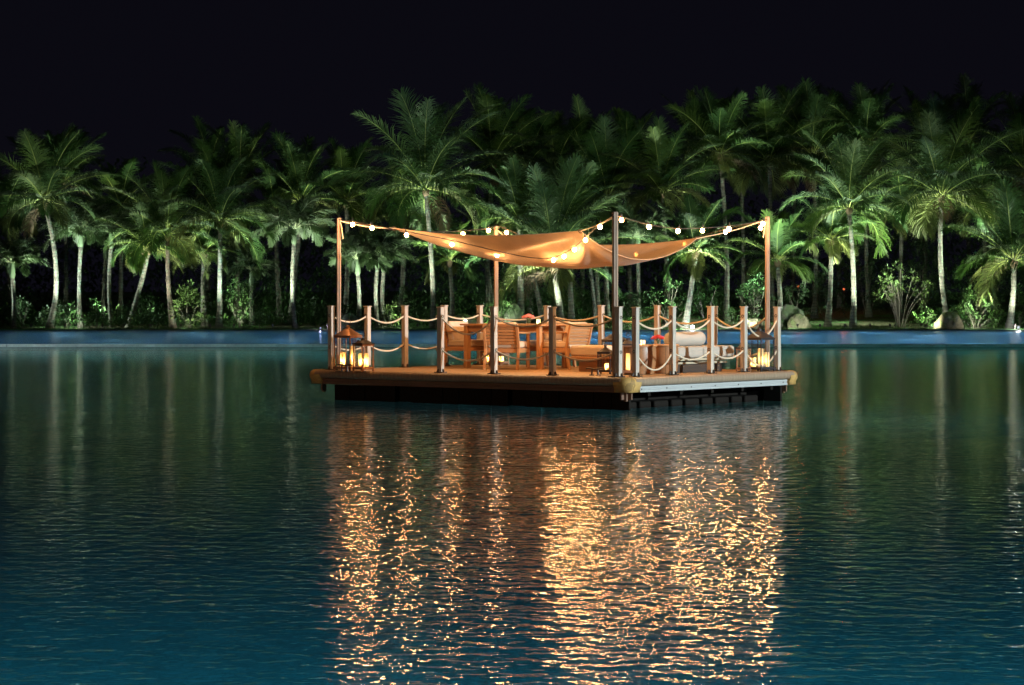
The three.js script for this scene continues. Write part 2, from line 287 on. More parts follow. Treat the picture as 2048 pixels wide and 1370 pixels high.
// corner poles
const POLE = [['near', A - 0.055, B, 2.5], ['left', -A, B, 2.52], ['right', A, -B, 2.53], ['back', -A, -B, 2.48]];
const poleTop = {};
const poleLabel = { near: 'tall brown corner pole nearest the camera with grooved sides, in front of the lanterns', left: 'tall slim corner pole at the left end of the platform holding a light string', right: 'tall corner pole at the right end of the platform beside the large lantern', back: 'tall pale corner pole behind the dining table under the canopy' };
for (const [k, x, z, h] of POLE) {
  const p = P(x, z), t = thing('corner_pole', poleLabel[k], 'pole', [p.x, DECK, p.z], TH, 'corner poles of the platform'), s = k === 'near' ? 0.062 : 0.05;
  mesh('shaft', [bx(s, h, s, 0, h / 2, 0, 0.008), bx(s * 0.62, h - 0.004, s + 0.03, 0, h / 2 - 0.002, 0, 0.006), bx(s + 0.03, h - 0.004, s * 0.62, 0, h / 2 - 0.002, 0, 0.006)], M.pole, t);
  mesh('base_plate', bx(s + 0.09, 0.018, s + 0.09, 0, 0.012, 0, 0.003), M.iron, t);
  mesh('eye_ring', new THREE.TorusGeometry(0.022, 0.005, 6, 12).translate(0, h - 0.06, s / 2 + 0.028), M.iron, t);
  poleTop[k] = P(x, z, h - 0.05);
}
{ // loose rope tails at the left and right pole tops
  for (const [k, dx, label] of [['left', 0.05, 'loose end of cord hanging from the top of the left corner pole'], ['right', -0.05, 'loose end of cord hanging from the top of the right corner pole']]) {
    const p = poleTop[k], t = tag(mesh('cord_tail', tube([p.clone(), p.clone().add(V(dx * 0.9, -0.08, 0.04)), p.clone().add(V(dx * 1.2, -0.2, 0.05)), p.clone().add(V(dx * 1.5, -0.3, 0.05))], 0.011, 12, 5), M.rope), label, 'cord');
  }
}
// railing posts
const OUT = 0.07;
const EDGE = {
  front: [P(-A, B + OUT), P(A, B + OUT)], leftBack: [P(-A - 0.12, B), P(-A - 0.12, -B)], back: [P(-A, -B - OUT), P(A, -B - OUT)], right: [P(A + 0.1, B), P(A + 0.1, -B)],
};
const posts = {};
function post(edge, px, label, end) {
  const p = along(px, ...EDGE[edge]), t = thing('railing_post', label, 'post', [p.x, DECK, p.z], TH, 'railing posts around the platform'), m = M.post[Math.floor(rnd() * 3)]; t.rotation.z = R(-0.007, 0.007); t.rotation.x = R(-0.007, 0.007); const h = 1.06 + R(-0.01, 0.01);
  mesh('shaft', [bx(0.084, h - 0.012, 0.084, 0, (h - 0.012) / 2, 0, 0.006)], m, t);
  mesh('cap', bx(0.104, 0.018, 0.104, 0, h - 0.009, 0, 0.005), m, t);
  mesh('base_bracket', [bx(0.15, 0.014, 0.15, 0, 0.01, 0, 0.003), ...[0, 1, 2, 3].map((k) => bx(0.014, 0.06, 0.045, 0, 0.03, 0.055, 0.003, [-0.35, 0, 0]).rotateY(k * Math.PI / 2))], M.iron, t);
  for (const y of [0.9, 0.38]) mesh('grommet', [new THREE.TorusGeometry(0.021, 0.006, 6, 14).rotateY(edge === 'front' || edge === 'back' ? Math.PI / 2 : 0).translate(edge === 'front' || edge === 'back' ? 0.044 : 0, y, edge === 'front' || edge === 'back' ? 0 : 0.044), new THREE.TorusGeometry(0.021, 0.006, 6, 14).rotateY(edge === 'front' || edge === 'back' ? Math.PI / 2 : 0).translate(edge === 'front' || edge === 'back' ? -0.044 : 0, y, edge === 'front' || edge === 'back' ? 0 : -0.044)], M.iron, t);
  if (end) for (const y of [0.9, 0.38]) mesh('rope_knot', new THREE.IcosahedronGeometry(0.036, 1).scale(1, 0.9, 1).translate(end * 0.055, y - 0.005, 0), M.rope, t);
  (posts[edge] ??= []).push(p); return p;
}
post('front', 881, 'first post after the gap in the front left railing, left of the chair backs', -1); post('front', 988, 'post of the front railing standing before the back of the slatted chair'); post('front', 1105, 'post of the front railing before the right end of the dining table'); post('front', 1237, 'post directly behind the nearest tall corner pole', 0);
post('leftBack', 663, 'post at the far left corner of the platform, left of the tall pole', 0); post('leftBack', 735, 'post rising behind the left group of lanterns'); post('leftBack', 810, 'lone post on the left far railing with open water on both sides'); post('leftBack', 889, 'pale post of the left far railing half hidden behind a front post'); post('leftBack', 960, 'post at the back corner beside the green bush');
post('back', 1094, 'post of the far railing half hidden behind the post before the table end'); post('back', 1203, 'post of the far railing between the slatted right chair and the ottoman'); post('back', 1315, 'post of the far railing behind the red flowers'); post('back', 1428, 'pale post of the far railing half hidden by the post before the bolster');
post('right', 1271, 'first post of the right railing, beside the near lanterns and drum table', 0); post('right', 1345, 'post of the right railing between the drum tables and the daybed'); post('right', 1421, 'post of the right railing before the bolster pillow'); post('right', 1488, 'post of the right railing before the small right lantern'); post('right', 1555, 'last post of the right railing, right of the tall corner pole', 0);
function ropeRun(label, pts, sags, y, group) {
  const t = thing('rope', label, 'rope', [pts[0].x, DECK + y, pts[0].z], 0, group), o = t.position;
  pts.slice(0, -1).forEach((a, i) => {
    const b = pts[i + 1], c = [];
    for (let k = 0; k <= 10; k++) { const s = k / 10, q = a.clone().lerp(b, s); q.y = DECK + y - sags[i] * 4 * s * (1 - s) * (1 + 0.15 * (s - 0.5)); c.push(q.sub(o)); }
    mesh('swag', tube(c, 0.014, 20, 7), M.rope, t);
  });
}
{
  const f = posts.front, l = posts.leftBack, b = posts.back, r = posts.right, polR = P(A, -B), polN = P(A - 0.055, B), g = 'rope railings of the platform';
  ropeRun('upper rope of the front railing sagging deeply beside the chair', [...f.slice(0, 3), polN], [0.28, 0.15, 0.14], 0.9, g); ropeRun('lower rope of the front railing swagged before the chair legs', [...f.slice(0, 3), polN], [0.18, 0.14, 0.14], 0.38, g);
  ropeRun('upper rope of the left far railing above the lanterns', [...l], [0.11, 0.13, 0.1, 0.08], 0.9, g); ropeRun('lower rope of the left far railing against the dark water', [...l.slice(0, 4), l[4]], [0.1, 0.13, 0.11, 0.09], 0.42, g);
  ropeRun('upper rope of the far railing behind the table and red flowers', [l[4], ...b, polR], [0.1, 0.1, 0.12, 0.14, 0.22], 0.9, g); ropeRun('lower rope of the far railing low behind the furniture', [l[4], ...b, polR], [0.1, 0.1, 0.1, 0.12, 0.16], 0.38, g);
  ropeRun('upper rope of the right railing above the daybed', [...r], [0.14, 0.16, 0.14, 0.3], 0.86, g); ropeRun('lower rope of the right railing hanging low before the drum tables and daybed', [...r], [0.27, 0.13, 0.13, 0.27], 0.36, g);
}
// mooring cleats
function cleat(px, py, label) {
  const d = floorDepth(py), p = atPx(px, d, DECK), t = thing('mooring_cleat', label, 'cleat', p.toArray(), TH + 0.1);
  mesh('horn', tube([V(-0.16, 0.105, 0), V(-0.1, 0.11, 0), V(0, 0.1, 0), V(0.1, 0.11, 0), V(0.16, 0.105, 0)], 0.013, 14, 7), M.iron, t);
  for (const s of [-1, 1]) mesh('leg', [tube([V(s * 0.05, 0.1, 0), V(s * 0.055, 0.06, 0), V(s * 0.06, 0.01, 0)], 0.014, 8, 7), cyl(0.035, 0.045, 0.014, s * 0.06, 0.008, 0, 12)], M.iron, t);
}
cleat(1190, 751, 'dark iron mooring cleat on the front edge left of the near pole'); cleat(689, 743, 'dark iron mooring cleat before the left lanterns');

// ---------------------------------------------------------------- canopy and light strings
let sailCloth;
const sight = new THREE.Raycaster();
// distance at which the cloth lies behind a place on the cable, so that the cable can rest against it
function clothDepth(px, py) { sight.set(V(0, EYE, 0), V((px - CX) / F, -(py - HY) / F, -1).normalize()); const h = sight.intersectObject(sailCloth)[0]; return h ? -h.point.z - 0.1 : null; }
{
  const Lc = atPx(788, 41.5, heightAt(457, 41.5)), Nc = atPx(1161, 39.8, heightAt(462, 39.8)), Rc = atPx(1394, 41.2, heightAt(477, 41.2)), Bc = atPx(1020, 43.5, heightAt(476, 43.5));
  const edge = (a, b, sag, s) => { const q = a.clone().lerp(b, s); q.y -= sag * 4 * s * (1 - s); return q; };
  const n = 56, pos = [], uv = [], idx = [];
  // i runs from the left corner towards the near corner, j from there towards the right and back corners
  for (let j = 0; j <= n; j++) for (let i = 0; i <= n; i++) {
    const s = i / n, t = j / n;
    const c0 = edge(Lc, Nc, 0.1, s), c1 = edge(Bc, Rc, 0.12, s), d0 = edge(Lc, Bc, 0.15, t), d1 = edge(Nc, Rc, 0.4, Math.pow(t, 0.82));
    const q = c0.multiplyScalar(1 - t).addScaledVector(c1, t).addScaledVector(d0, 1 - s).addScaledVector(d1, s);
    q.addScaledVector(Lc, -(1 - s) * (1 - t)).addScaledVector(Nc, -s * (1 - t)).addScaledVector(Bc, -(1 - s) * t).addScaledVector(Rc, -s * t);
    const bell = 16 * s * (1 - s) * t * (1 - t);
    q.y -= 0.2 * Math.pow(bell, 0.7) * (1 - 0.35 * s);
    const dN = Math.hypot(1 - s, t), ang = Math.atan2(t, 1 - s); q.y += 0.11 * Math.exp(-Math.pow((ang - 0.42) / 0.16, 2)) * smooth(0.05, 0.3, dN) * (1 - smooth(0.35, 0.75, dN)); const dL = Math.hypot(s, t), angL = Math.atan2(t, s);
    const fade = Math.min(1, 8 * Math.min(s, t, 1 - s, 1 - t));
    q.y += (0.034 * Math.sin(ang * 17 + 1) * Math.exp(-dN * 2.6) * Math.min(1, dN * 5) + 0.02 * Math.sin(angL * 14) * Math.exp(-dL * 2.5) * Math.min(1, dL * 5) + 0.03 * (fbm(s * 9, t * 9, 64) - 0.5)) * (0.35 + 0.65 * fade);
    pos.push(q.x, q.y, q.z); uv.push(s * 3.3, t * 3.3);
  }
  for (let j = 0; j < n; j++) for (let i = 0; i < n; i++) { const a = j * (n + 1) + i; idx.push(a, a + 1, a + n + 1, a + 1, a + n + 2, a + n + 1); }
  const g = new THREE.BufferGeometry(); g.setAttribute('position', new THREE.Float32BufferAttribute(pos, 3)); g.setAttribute('uv', new THREE.Float32BufferAttribute(uv, 2)); g.setIndex(idx); g.computeVertexNormals();
  const t = thing('sail_canopy', 'tan fabric shade sail slung between the four poles and lit by bulbs', 'canopy');
  sailCloth = mesh('cloth', g, M.sail, t); sailCloth.updateMatrixWorld(true);
  const row = (f) => { const c = []; for (let k = 0; k <= n; k += 2) { const i = f(k) * 3; c.push(V(pos[i], pos[i + 1], pos[i + 2])); } return c; };
  for (const c of [row((k) => k), row((k) => n * (n + 1) + k), row((k) => k * (n + 1)), row((k) => k * (n + 1) + n)]) mesh('hem', tube(c, 0.009, 60, 5), M.sail, t);
  for (const k of [19, 37]) mesh('seam', tube(row((i) => k * (n + 1) + i), 0.005, 60, 4), M.sail, t);
  for (const [a, b] of [[Lc, poleTop.left], [Nc, poleTop.near], [Rc, poleTop.right], [Bc, poleTop.back]]) {
    const mid = a.clone().lerp(b, 0.5); mid.y -= 0.03;
    mesh('guy_rope', tube([a.clone(), mid, b.clone()], 0.009, 14, 5), M.rope, t);
    mesh('corner_ring', new THREE.TorusGeometry(0.03, 0.006, 6, 14).translate(a.x, a.y, a.z), M.iron, t);
  }
}
function lightString(label, nodes, bulbs, depthAt) {
  // nodes: [px, py] along the wire; depths run from one pole to the other
  const at = ([px, py]) => { const d = depthAt(px, py); return atPx(px, d, heightAt(py, d)); };
  const pts = nodes.map(at), t = thing('light_string', label, 'string lights', pts[0].toArray()), o = t.position;
  mesh('cable', tube(pts.map((p) => p.clone().sub(o)), 0.008, nodes.length * 10, 5), M.cable, t);
  for (const b of bulbs) {
    const p = at(b).sub(o);
    const m = mesh('bulb', new THREE.SphereGeometry(0.033, 16, 12).scale(1, 1.1, 1), M.bulb, t); m.position.copy(p); m.rotation.z = R(-0.3, 0.3);
    mesh('socket', [cyl(0.014, 0.017, 0.05, 0, 0.055, 0, 10), cyl(0.005, 0.005, 0.04, 0, 0.09, 0, 6)], M.socket, m);
    const l = new THREE.PointLight(WARM, BULB_I); l.name = 'bulb_glow'; l.shadow.radius = 1.9; l.castShadow = true; l.position.copy(p); t.add(l);
  }
}
const between = (x0, d0, x1, d1) => (px) => d0 + (d1 - d0) * (px - x0) / (x1 - x0);
lightString('string of warm bulbs from the left pole under the canopy front to the near pole', [[677, 439], [705, 443], [743, 450], [812, 463], [904, 481], [994, 502], [1060, 515], [1107, 515], [1149, 494], [1171, 474], [1200, 450], [1231, 433]],
  [[705, 449], [744, 456], [813, 470], [904, 489], [994, 510], [1107, 520], [1128, 513], [1149, 499], [1171, 480], [1200, 454]], (px, py) => (px > 830 && px < 1168 && clothDepth(px, py + 2)) || (px < 1171 ? 41.4 + (39.5 - 41.4) * (px - 677) / 494 : 39.5 + (38.0 - 39.5) * (px - 1171) / 60));
lightString('string of warm bulbs from the left pole along the far edge to the back pole', [[677, 440], [760, 456], [850, 463], [925, 462], [977, 456], [992, 452]], [[926, 468], [977, 461]], between(677, 41.6, 992, 44.5));
lightString('string of warm bulbs from the back pole behind the canopy to the right pole', [[992, 451], [1013, 458], [1080, 486], [1180, 505], [1273, 502], [1369, 481], [1452, 458], [1510, 445], [1534, 440]], [[1013, 465], [1090, 496], [1180, 512], [1272, 509], [1369, 488], [1451, 464], [1521, 456]], between(992, 44.6, 1537, 41.3));
lightString('string of warm bulbs from the near pole high across to the right pole', [[1233, 432], [1243, 434], [1298, 449], [1356, 457], [1405, 456], [1458, 452], [1510, 444], [1534, 439]], [[1243, 440], [1298, 454], [1356, 462], [1405, 461], [1458, 458], [1526, 447]], between(1233, 38.2, 1537, 40.9));

// ---------------------------------------------------------------- candles and lanterns
function candle(p, r, h, label) {
  const t = thing('candle', label, 'candle', p);
  mesh('wax', lathe([[r * 0.9, 0], [r * 0.97, 0.003], [r, 0.01], [r, h - 0.006], [r * 0.97, h], [r * 0.93, h - 0.004]], 0, 0, 0, 20), M.wax, t);
  mesh('wax_pool', lathe([[r * 0.9, h * 0.08], [0, h * 0.08]], 0, 0, 0, 16), M.wax, t);
  mesh('wick', cyl(0.002, 0.002, h * 0.32, 0, h * 0.24, 0, 5), M.wick, t);
  mesh('flame', lathe([[0, 0], [0.004, 0.005], [0.0055, 0.011], [0.003, 0.02], [0, 0.028]], 0, h * 0.4 - 0.014, 0, 10), M.flame, t);
  const l = new THREE.PointLight(FLAME, CANDLE_I); l.name = 'candle_glow'; l.shadow.radius = 0.3; l.castShadow = true; l.position.set(0, h * 0.4, 0); t.add(l);
  return t;
}
function lantern(px, py, w, h, style, ry, label, candles) {
  const d = floorDepth(py), p = atPx(px, d, DECK), t = thing('lantern', label, 'lantern', p.toArray(), ry, 'candle lanterns on the deck');
  const metal = style === 'dark' ? M.darkRoof : M.copper, roofM = style === 'copper' ? M.copper : M.darkRoof, b = w / 2 - 0.012, y0 = 0.055, rh = style === 'flat' ? h * 0.16 : h * 0.19, y1 = h - rh;
  mesh('base', [bx(w, 0.022, w, 0, y0 - 0.011, 0, 0.004), bx(w * 0.92, 0.016, w * 0.92, 0, y0 + 0.005, 0, 0.003)], metal, t);
  for (const [sx, sz] of [[1, 1], [1, -1], [-1, 1], [-1, -1]]) mesh('foot', bx(0.026, y0 - 0.02, 0.026, sx * b, (y0 - 0.02) / 2 + 0.001, sz * b, 0.004), metal, t);
  for (const [sx, sz] of [[1, 1], [1, -1], [-1, 1], [-1, -1]]) mesh('corner_bar', bx(0.016, y1 - y0, 0.016, sx * b, (y0 + y1) / 2, sz * b, 0.003), metal, t);
  mesh('top_frame', [[0, b, 0], [0, -b, 0], [b, 0, 1], [-b, 0, 1]].map(([x, z, k]) => bx(k ? 0.022 : w, 0.026, k ? w : 0.022, x, y1 - 0.012 + k * 0.001, z, 0.003)), metal, t);
  for (let k = 0; k < 4; k++) { const a = k * Math.PI / 2; mesh('pane', new THREE.PlaneGeometry(w - 0.05, y1 - y0 - 0.03).translate(0, (y0 + y1) / 2 - 0.004, b - 0.002).rotateY(a), M.glass, t); if (style !== 'flat') mesh('glazing_bar', bx(0.007, y1 - y0 - 0.03, 0.007, 0, (y0 + y1) / 2, b + 0.003, 0).rotateY(a), metal, t); }
  if (style === 'flat') mesh('roof', [bx(w + 0.02, 0.02, w + 0.02, 0, y1 + 0.012, 0, 0.006), new THREE.CylinderGeometry(w * 0.34, w * 0.58, rh * 0.55, 4, 1).rotateY(Math.PI / 4).translate(0, y1 + 0.02 + rh * 0.275, 0), cyl(w * 0.13, w * 0.2, rh * 0.45, 0, y1 + 0.02 + rh * 0.75, 0, 16)], roofM, t);
  else {
    mesh('roof', [new THREE.CylinderGeometry(w * 0.1, w * 0.73, rh, 4, 1).rotateY(Math.PI / 4).translate(0, y1 + rh / 2 + 0.002, 0), bx(w * 1.03, 0.012, w * 1.03, 0, y1 + 0.007, 0, 0.003)], roofM, t);
    mesh('chimney', [cyl(w * 0.1, w * 0.1, 0.035, 0, h + 0.012, 0, 12), cyl(0.004, w * 0.13, 0.025, 0, h + 0.04, 0, 12)], roofM, t);
  }
  mesh('hanging_ring', new THREE.TorusGeometry(w * 0.14, 0.005, 6, 18).translate(0, h + 0.05 + w * 0.13, 0), M.iron, t);
  const c = Math.cos(ry), s = Math.sin(ry);
  for (const [x, z, r, ch, lab] of candles) candle([p.x + (x * c + z * s) * w, DECK + y0 + 0.014, p.z + (-x * s + z * c) * w], r, ch, lab);
}
const LT = TH;
lantern(696, 741.5, 0.34, 0.7, 'copper', LT + 0.1, 'copper roofed candle lantern beside the left corner pole', [[0.18, -0.1, 0.045, 0.34, 'tall thick candle in the copper roofed left lantern'], [-0.2, 0.16, 0.045, 0.24, 'short thick candle in the copper roofed left lantern'], [0.02, -0.24, 0.034, 0.2, 'small candle at the back of the copper roofed left lantern']]);
lantern(727, 742.5, 0.25, 0.52, 'flat', LT - 0.15, 'flat topped metal lantern right of the copper roofed left one', [[-0.14, 0.1, 0.038, 0.22, 'left candle in the flat topped left lantern'], [0.2, -0.08, 0.038, 0.22, 'right candle in the flat topped left lantern']]);
lantern(1211, 748, 0.22, 0.42, 'dark', LT + 0.4, 'small black pitched lantern left of the near pole', [[0.1, 0.05, 0.03, 0.1, 'short candle in the small black lantern by the near pole']]);
lantern(1229, 742, 0.31, 0.62, 'dark', LT, 'large black roofed lantern half hidden behind the near pole', [[-0.2, 0.1, 0.034, 0.14, 'left candle in the large lantern behind the near pole'], [0.18, -0.1, 0.034, 0.22, 'right candle in the large lantern behind the near pole']]);
lantern(1256, 749.5, 0.2, 0.55, 'flat', LT + 0.7, 'narrow glass lantern with pale flat top right of the near pole', [[0, 0, 0.035, 0.26, 'tall candle in the narrow lantern right of the near pole']]);
lantern(1519, 742.3, 0.36, 0.66, 'dark', LT - 0.1, 'large dark roofed lantern by the right corner pole', [[-0.24, 0.14, 0.044, 0.15, 'short candle in the large right lantern'], [0.1, 0.04, 0.046, 0.3, 'tall candle in the large right lantern'], [0.22, -0.24, 0.042, 0.24, 'middle candle at the back of the large right lantern']]);
lantern(1487, 743, 0.19, 0.44, 'flat', LT + 0.2, 'small metal lantern left of the large right lantern', [[0, 0, 0.04, 0.2, 'candle in the small right lantern']]);
lantern(976, 730, 0.2, 0.27, 'flat', LT + 0.3, 'squat glass lantern under the dining table, left of the chair leg', [[0, 0, 0.045, 0.1, 'fat candle in the squat lantern under the table']]);
lantern(1003, 730.5, 0.2, 0.25, 'flat', LT - 0.2, 'second squat glass lantern under the dining table, behind the chair', [[0, 0, 0.045, 0.09, 'fat candle in the second squat lantern under the table']]);

// ---------------------------------------------------------------- furniture
const pick = (a) => a[Math.floor(rnd() * a.length)];
const TC = V(0.076, DECK, -42.75);
{
  const t = thing('dining_table', 'long teak dining table with thick square legs under the canopy', 'table', TC.toArray(), TH);
  for (let i = 0; i < 7; i++) mesh('table_plank', bx(1.78, 0.03, 0.122, 0, 0.735, -0.381 + i * 0.127, 0.004), M.teak[i % 3], t);
  mesh('apron', [bx(1.5, 0.09, 0.025, 0, 0.672, 0.36, 0.003), bx(1.5, 0.09, 0.025, 0, 0.672, -0.36, 0.003), bx(0.025, 0.09, 0.69, 0.76, 0.672, 0, 0.003), bx(0.025, 0.09, 0.69, -0.76, 0.672, 0, 0.003)], M.teak[2], t);
  for (const [sx, sz] of [[1, 1], [1, -1], [-1, 1], [-1, -1]]) mesh('leg', bx(0.075, 0.718, 0.075, sx * 0.79, 0.359, sz * 0.375, 0.006), pick(M.teak), t);
}
function chair(label, pos, dir) {
  const t = thing('teak_armchair', label, 'chair', pos.toArray(), heading(dir), 'teak armchairs round the dining table'), w = 0.29;
  for (const s of [-1, 1]) {
    mesh('leg', [bx(0.04, 0.6, 0.045, s * w, 0.3, 0.25, 0.005)], pick(M.teak), t);
    mesh('back_leg', [bar(V(s * w, 0, -0.33), V(s * w, 0.36, -0.255), 0.042), bar(V(s * w, 0.35, -0.257), V(s * w, 0.735, -0.35), 0.042)], pick(M.teak), t);
    mesh('arm_rest', bx(0.058, 0.028, 0.58, s * w, 0.612, -0.015, 0.006, [0.02, 0, 0]), pick(M.teak), t);
    mesh('side_rail', bx(0.03, 0.065, 0.5, s * w, 0.315, 0, 0.004), pick(M.teak), t);
  }
  mesh('front_rail', bx(0.56, 0.065, 0.03, 0, 0.314, 0.245, 0.004), pick(M.teak), t); mesh('rear_rail', bx(0.56, 0.065, 0.03, 0, 0.314, -0.24, 0.004), pick(M.teak), t);
  mesh('seat_panel', bx(0.55, 0.02, 0.48, 0, 0.347, 0, 0.003), pick(M.teak), t);
  for (let k = 0; k < 6; k++) { const y = 0.44 + k * 0.052; mesh('back_slat', bx(0.545, 0.043, 0.018, 0, y, -0.252 - (y - 0.35) * 0.245, 0.004, [-0.24, 0, 0]), M.teak[k % 3], t); }
  mesh('top_rail', bx(0.62, 0.05, 0.034, 0, 0.742, -0.352, 0.008, [-0.24, 0, 0]), pick(M.teak), t);
  mesh('seat_cushion', new RoundedBoxGeometry(0.53, 0.11, 0.54, 4, 0.035).translate(0, 0.413, 0.015), M.cushion, t);
  mesh('back_cushion', new RoundedBoxGeometry(0.52, 0.36, 0.12, 4, 0.045).rotateX(-0.24).translate(0, 0.61, -0.235), M.cushion, t);
  return t;
}
const off = (s, tt) => TC.clone().addScaledVector(uDir, s).addScaledVector(vDir, tt);
const toward = (deg) => V(Math.sin(deg * Math.PI / 180), 0, -Math.cos(deg * Math.PI / 180));
chair('teak armchair with tan cushions at the left end of the table, facing right', off(1.1, 0.05), uDir.clone().negate());
chair('teak armchair seen from behind with its slatted back to the camera', off(-0.38, -0.72), toward(19));
chair('teak armchair at the right end of the table with angled slatted back', off(-1.05, -0.02), uDir);
chair('teak armchair on the far side of the table facing the camera', off(-0.16, 0.72), vDir.clone().negate());
function vase(pos, h, petal, label, name, n, spread, dark) {
  const t = thing('flower_vase', label, 'flower vase', pos.toArray());
  mesh('glass', lathe([[0.034, 0], [0.036, 0.004], [0.036, h], [0.033, h], [0.033, 0.006], [0, 0.006]], 0, 0, 0, 20), M.glass, t);
  const st = []; for (let k = 0; k < n; k++) { const a = k * 2.4, q = Math.sqrt(k / n); st.push(tube([V(Math.cos(a) * 0.012, 0.01, Math.sin(a) * 0.012), V(Math.cos(a) * 0.02, h * 0.8, Math.sin(a) * 0.02), V(Math.cos(a) * spread * q, h + 0.05 - 0.03 * q, Math.sin(a) * spread * q)], 0.0025, 6, 4)); }
  mesh('stem', st, std({ color: rgb(0.05, 0.1, 0.03), roughness: 0.7 }), t);
  for (let k = 0; k < n; k++) {
    const a = k * 2.4, q = Math.sqrt(k / n), fl = [];
    for (let j = 0; j < 7; j++) { const g = new THREE.SphereGeometry(1, 8, 6).scale(0.0085, 0.026, 0.0045).translate(0, 0.022, 0.004).rotateX(0.35 + (j % 2) * 0.3).rotateY(j / 7 * 6.283); fl.push(g); }
    const f = mesh('flower', fl, pick(petal), t); f.position.set(Math.cos(a) * spread * q, h + 0.045 - 0.03 * q, Math.sin(a) * spread * q); f.rotation.set(Math.sin(a) * q * 0.9, 0, -Math.cos(a) * q * 0.9);
  }
}
const pink = [std({ color: rgb(0.85, 0.3, 0.24), roughness: 0.7 }), std({ color: rgb(0.75, 0.2, 0.17), roughness: 0.7 })], red = [std({ color: rgb(0.62, 0.04, 0.04), roughness: 0.6 }), std({ color: rgb(0.7, 0.07, 0.06), roughness: 0.6 })];
{
  const v = atPx(1057, 42.3, DECK + 0.751); vase(v, 0.09, pink, 'glass vase of coral pink flowers on the dining table', 'pink', 18, 0.075);
  candle(atPx(1077, 42.5, DECK + 0.751).toArray(), 0.033, 0.085, 'pale pillar candle on the dining table right of the pink flowers');
}
{ // ottoman, drum tables, daybed
  const d = floorDepth(744), p = atPx(1192, d + 0.3, DECK), t = thing('ottoman', 'square upholstered ottoman on a dark tapered wood base left of the near pole', 'ottoman', p.toArray(), TH);
  mesh('plinth', bx(0.42, 0.16, 0.38, 0, 0.08, 0, 0.006), M.drum, t); mesh('plinth_cap', bx(0.46, 0.035, 0.42, 0, 0.182, 0, 0.006), M.drum, t);
  mesh('tray', bx(0.66, 0.04, 0.6, 0, 0.225, 0, 0.012), M.teak[0], t);
  mesh('cushion', new RoundedBoxGeometry(0.64, 0.18, 0.58, 5, 0.045).translate(0, 0.335, 0), M.cushion, t);
  const drum = (px, dd, r, h, label) => {
    const q = atPx(px, dd, DECK), o = thing('drum_table', label, 'side table', q.toArray(), 0.4);
    const staves = 14;
    for (let k = 0; k < staves; k++) {
      const a0 = k / staves * 2 * Math.PI, pts = []; for (let j = 0; j <= 10; j++) { const y = j / 10; pts.push(new THREE.Vector2(r * (0.84 + 0.2 * Math.sin(Math.PI * (0.08 + 0.62 * y))), 0.005 + y * (h - 0.035))); }
      mesh('stave', new THREE.LatheGeometry(pts, 3, a0, 2 * Math.PI / staves - 0.02), M.drum, o);
    }
    mesh('core', cyl(r * 0.86, r * 0.8, h - 0.03, 0, (h - 0.03) / 2, 0, 24), M.plinth, o);
    mesh('table_top', lathe([[0, h - 0.03], [r * 1.06, h - 0.03], [r * 1.09, h - 0.022], [r * 1.09, h - 0.006], [r * 1.06, h], [0, h]], 0, 0, 0, 40), M.teak[1], o);
  };
  drum(1277, 39.35, 0.27, 0.46, 'round wooden drum table with a candle, nearest the near lanterns'); drum(1331, 39.75, 0.2, 0.46, 'smaller round wooden drum table beside the daybed, under the red flowers');
  candle(atPx(1286, 39.3, DECK + 0.461).toArray(), 0.036, 0.075, 'white pillar candle on the round drum table');
  vase(atPx(1316, 39.7, DECK + 0.461), 0.07, red, 'short glass vase of deep red flowers on the drum table', 'red', 18, 0.075);
  const e = P(A - 0.36 - 0.4, B - 2.8), b = thing('daybed', 'low daybed with thick cream mattress on a slatted timber base by the right railing', 'daybed', e.toArray(), TH);
  mesh('plinth', bx(0.6, 0.13, 1.35, 0, 0.065, 0, 0.006), M.plinth, b);
  for (const [y, wx, wz] of [[0.155, 0.72, 1.5], [0.21, 0.8, 1.72]]) { mesh('base_slat', bx(0.05, 0.035, wz, wx / 2 - 0.03, y, 0, 0.005), M.slat, b); mesh('base_slat', bx(0.05, 0.035, wz, -wx / 2 + 0.03, y, 0, 0.005), M.slat, b); for (let k = 0; k < 8; k++) mesh('cross_slat', bx(wx - 0.12, 0.03, 0.09, 0, y, -wz / 2 + 0.08 + k * (wz - 0.16) / 7, 0.004), M.slat, b); }
  for (const s of [-1, 1]) mesh('mattress', new RoundedBoxGeometry(0.82, 0.185, 0.895, 5, 0.05).translate(0, 0.325, s * 0.45), M.cream, b);
  mesh('piping', [-1, 1].map((s) => bx(0.012, 0.012, 1.7, s * 0.4, 0.4, 0, 0.004)), M.cream, b);
  const bo = P(A - 0.36 - 0.35, B - 2.78, 0.417), c = thing('bolster', 'round cream bolster pillow lying on the daybed', 'pillow', bo.toArray(), TH);
  const prof = [[0, -0.47], [0.06, -0.468], [0.098, -0.45], [0.113, -0.41], [0.116, -0.3], [0.116, 0.3], [0.113, 0.41], [0.098, 0.45], [0.06, 0.468], [0, 0.47]];
  mesh('cover', lathe(prof, 0, 0, 0, 30).rotateX(Math.PI / 2).translate(0, 0.114, 0), M.cream, c);
  mesh('piping', [-0.43, 0.43].map((z) => new THREE.TorusGeometry(0.109, 0.005, 6, 30).translate(0, 0.114, z)), M.cream, c);
}

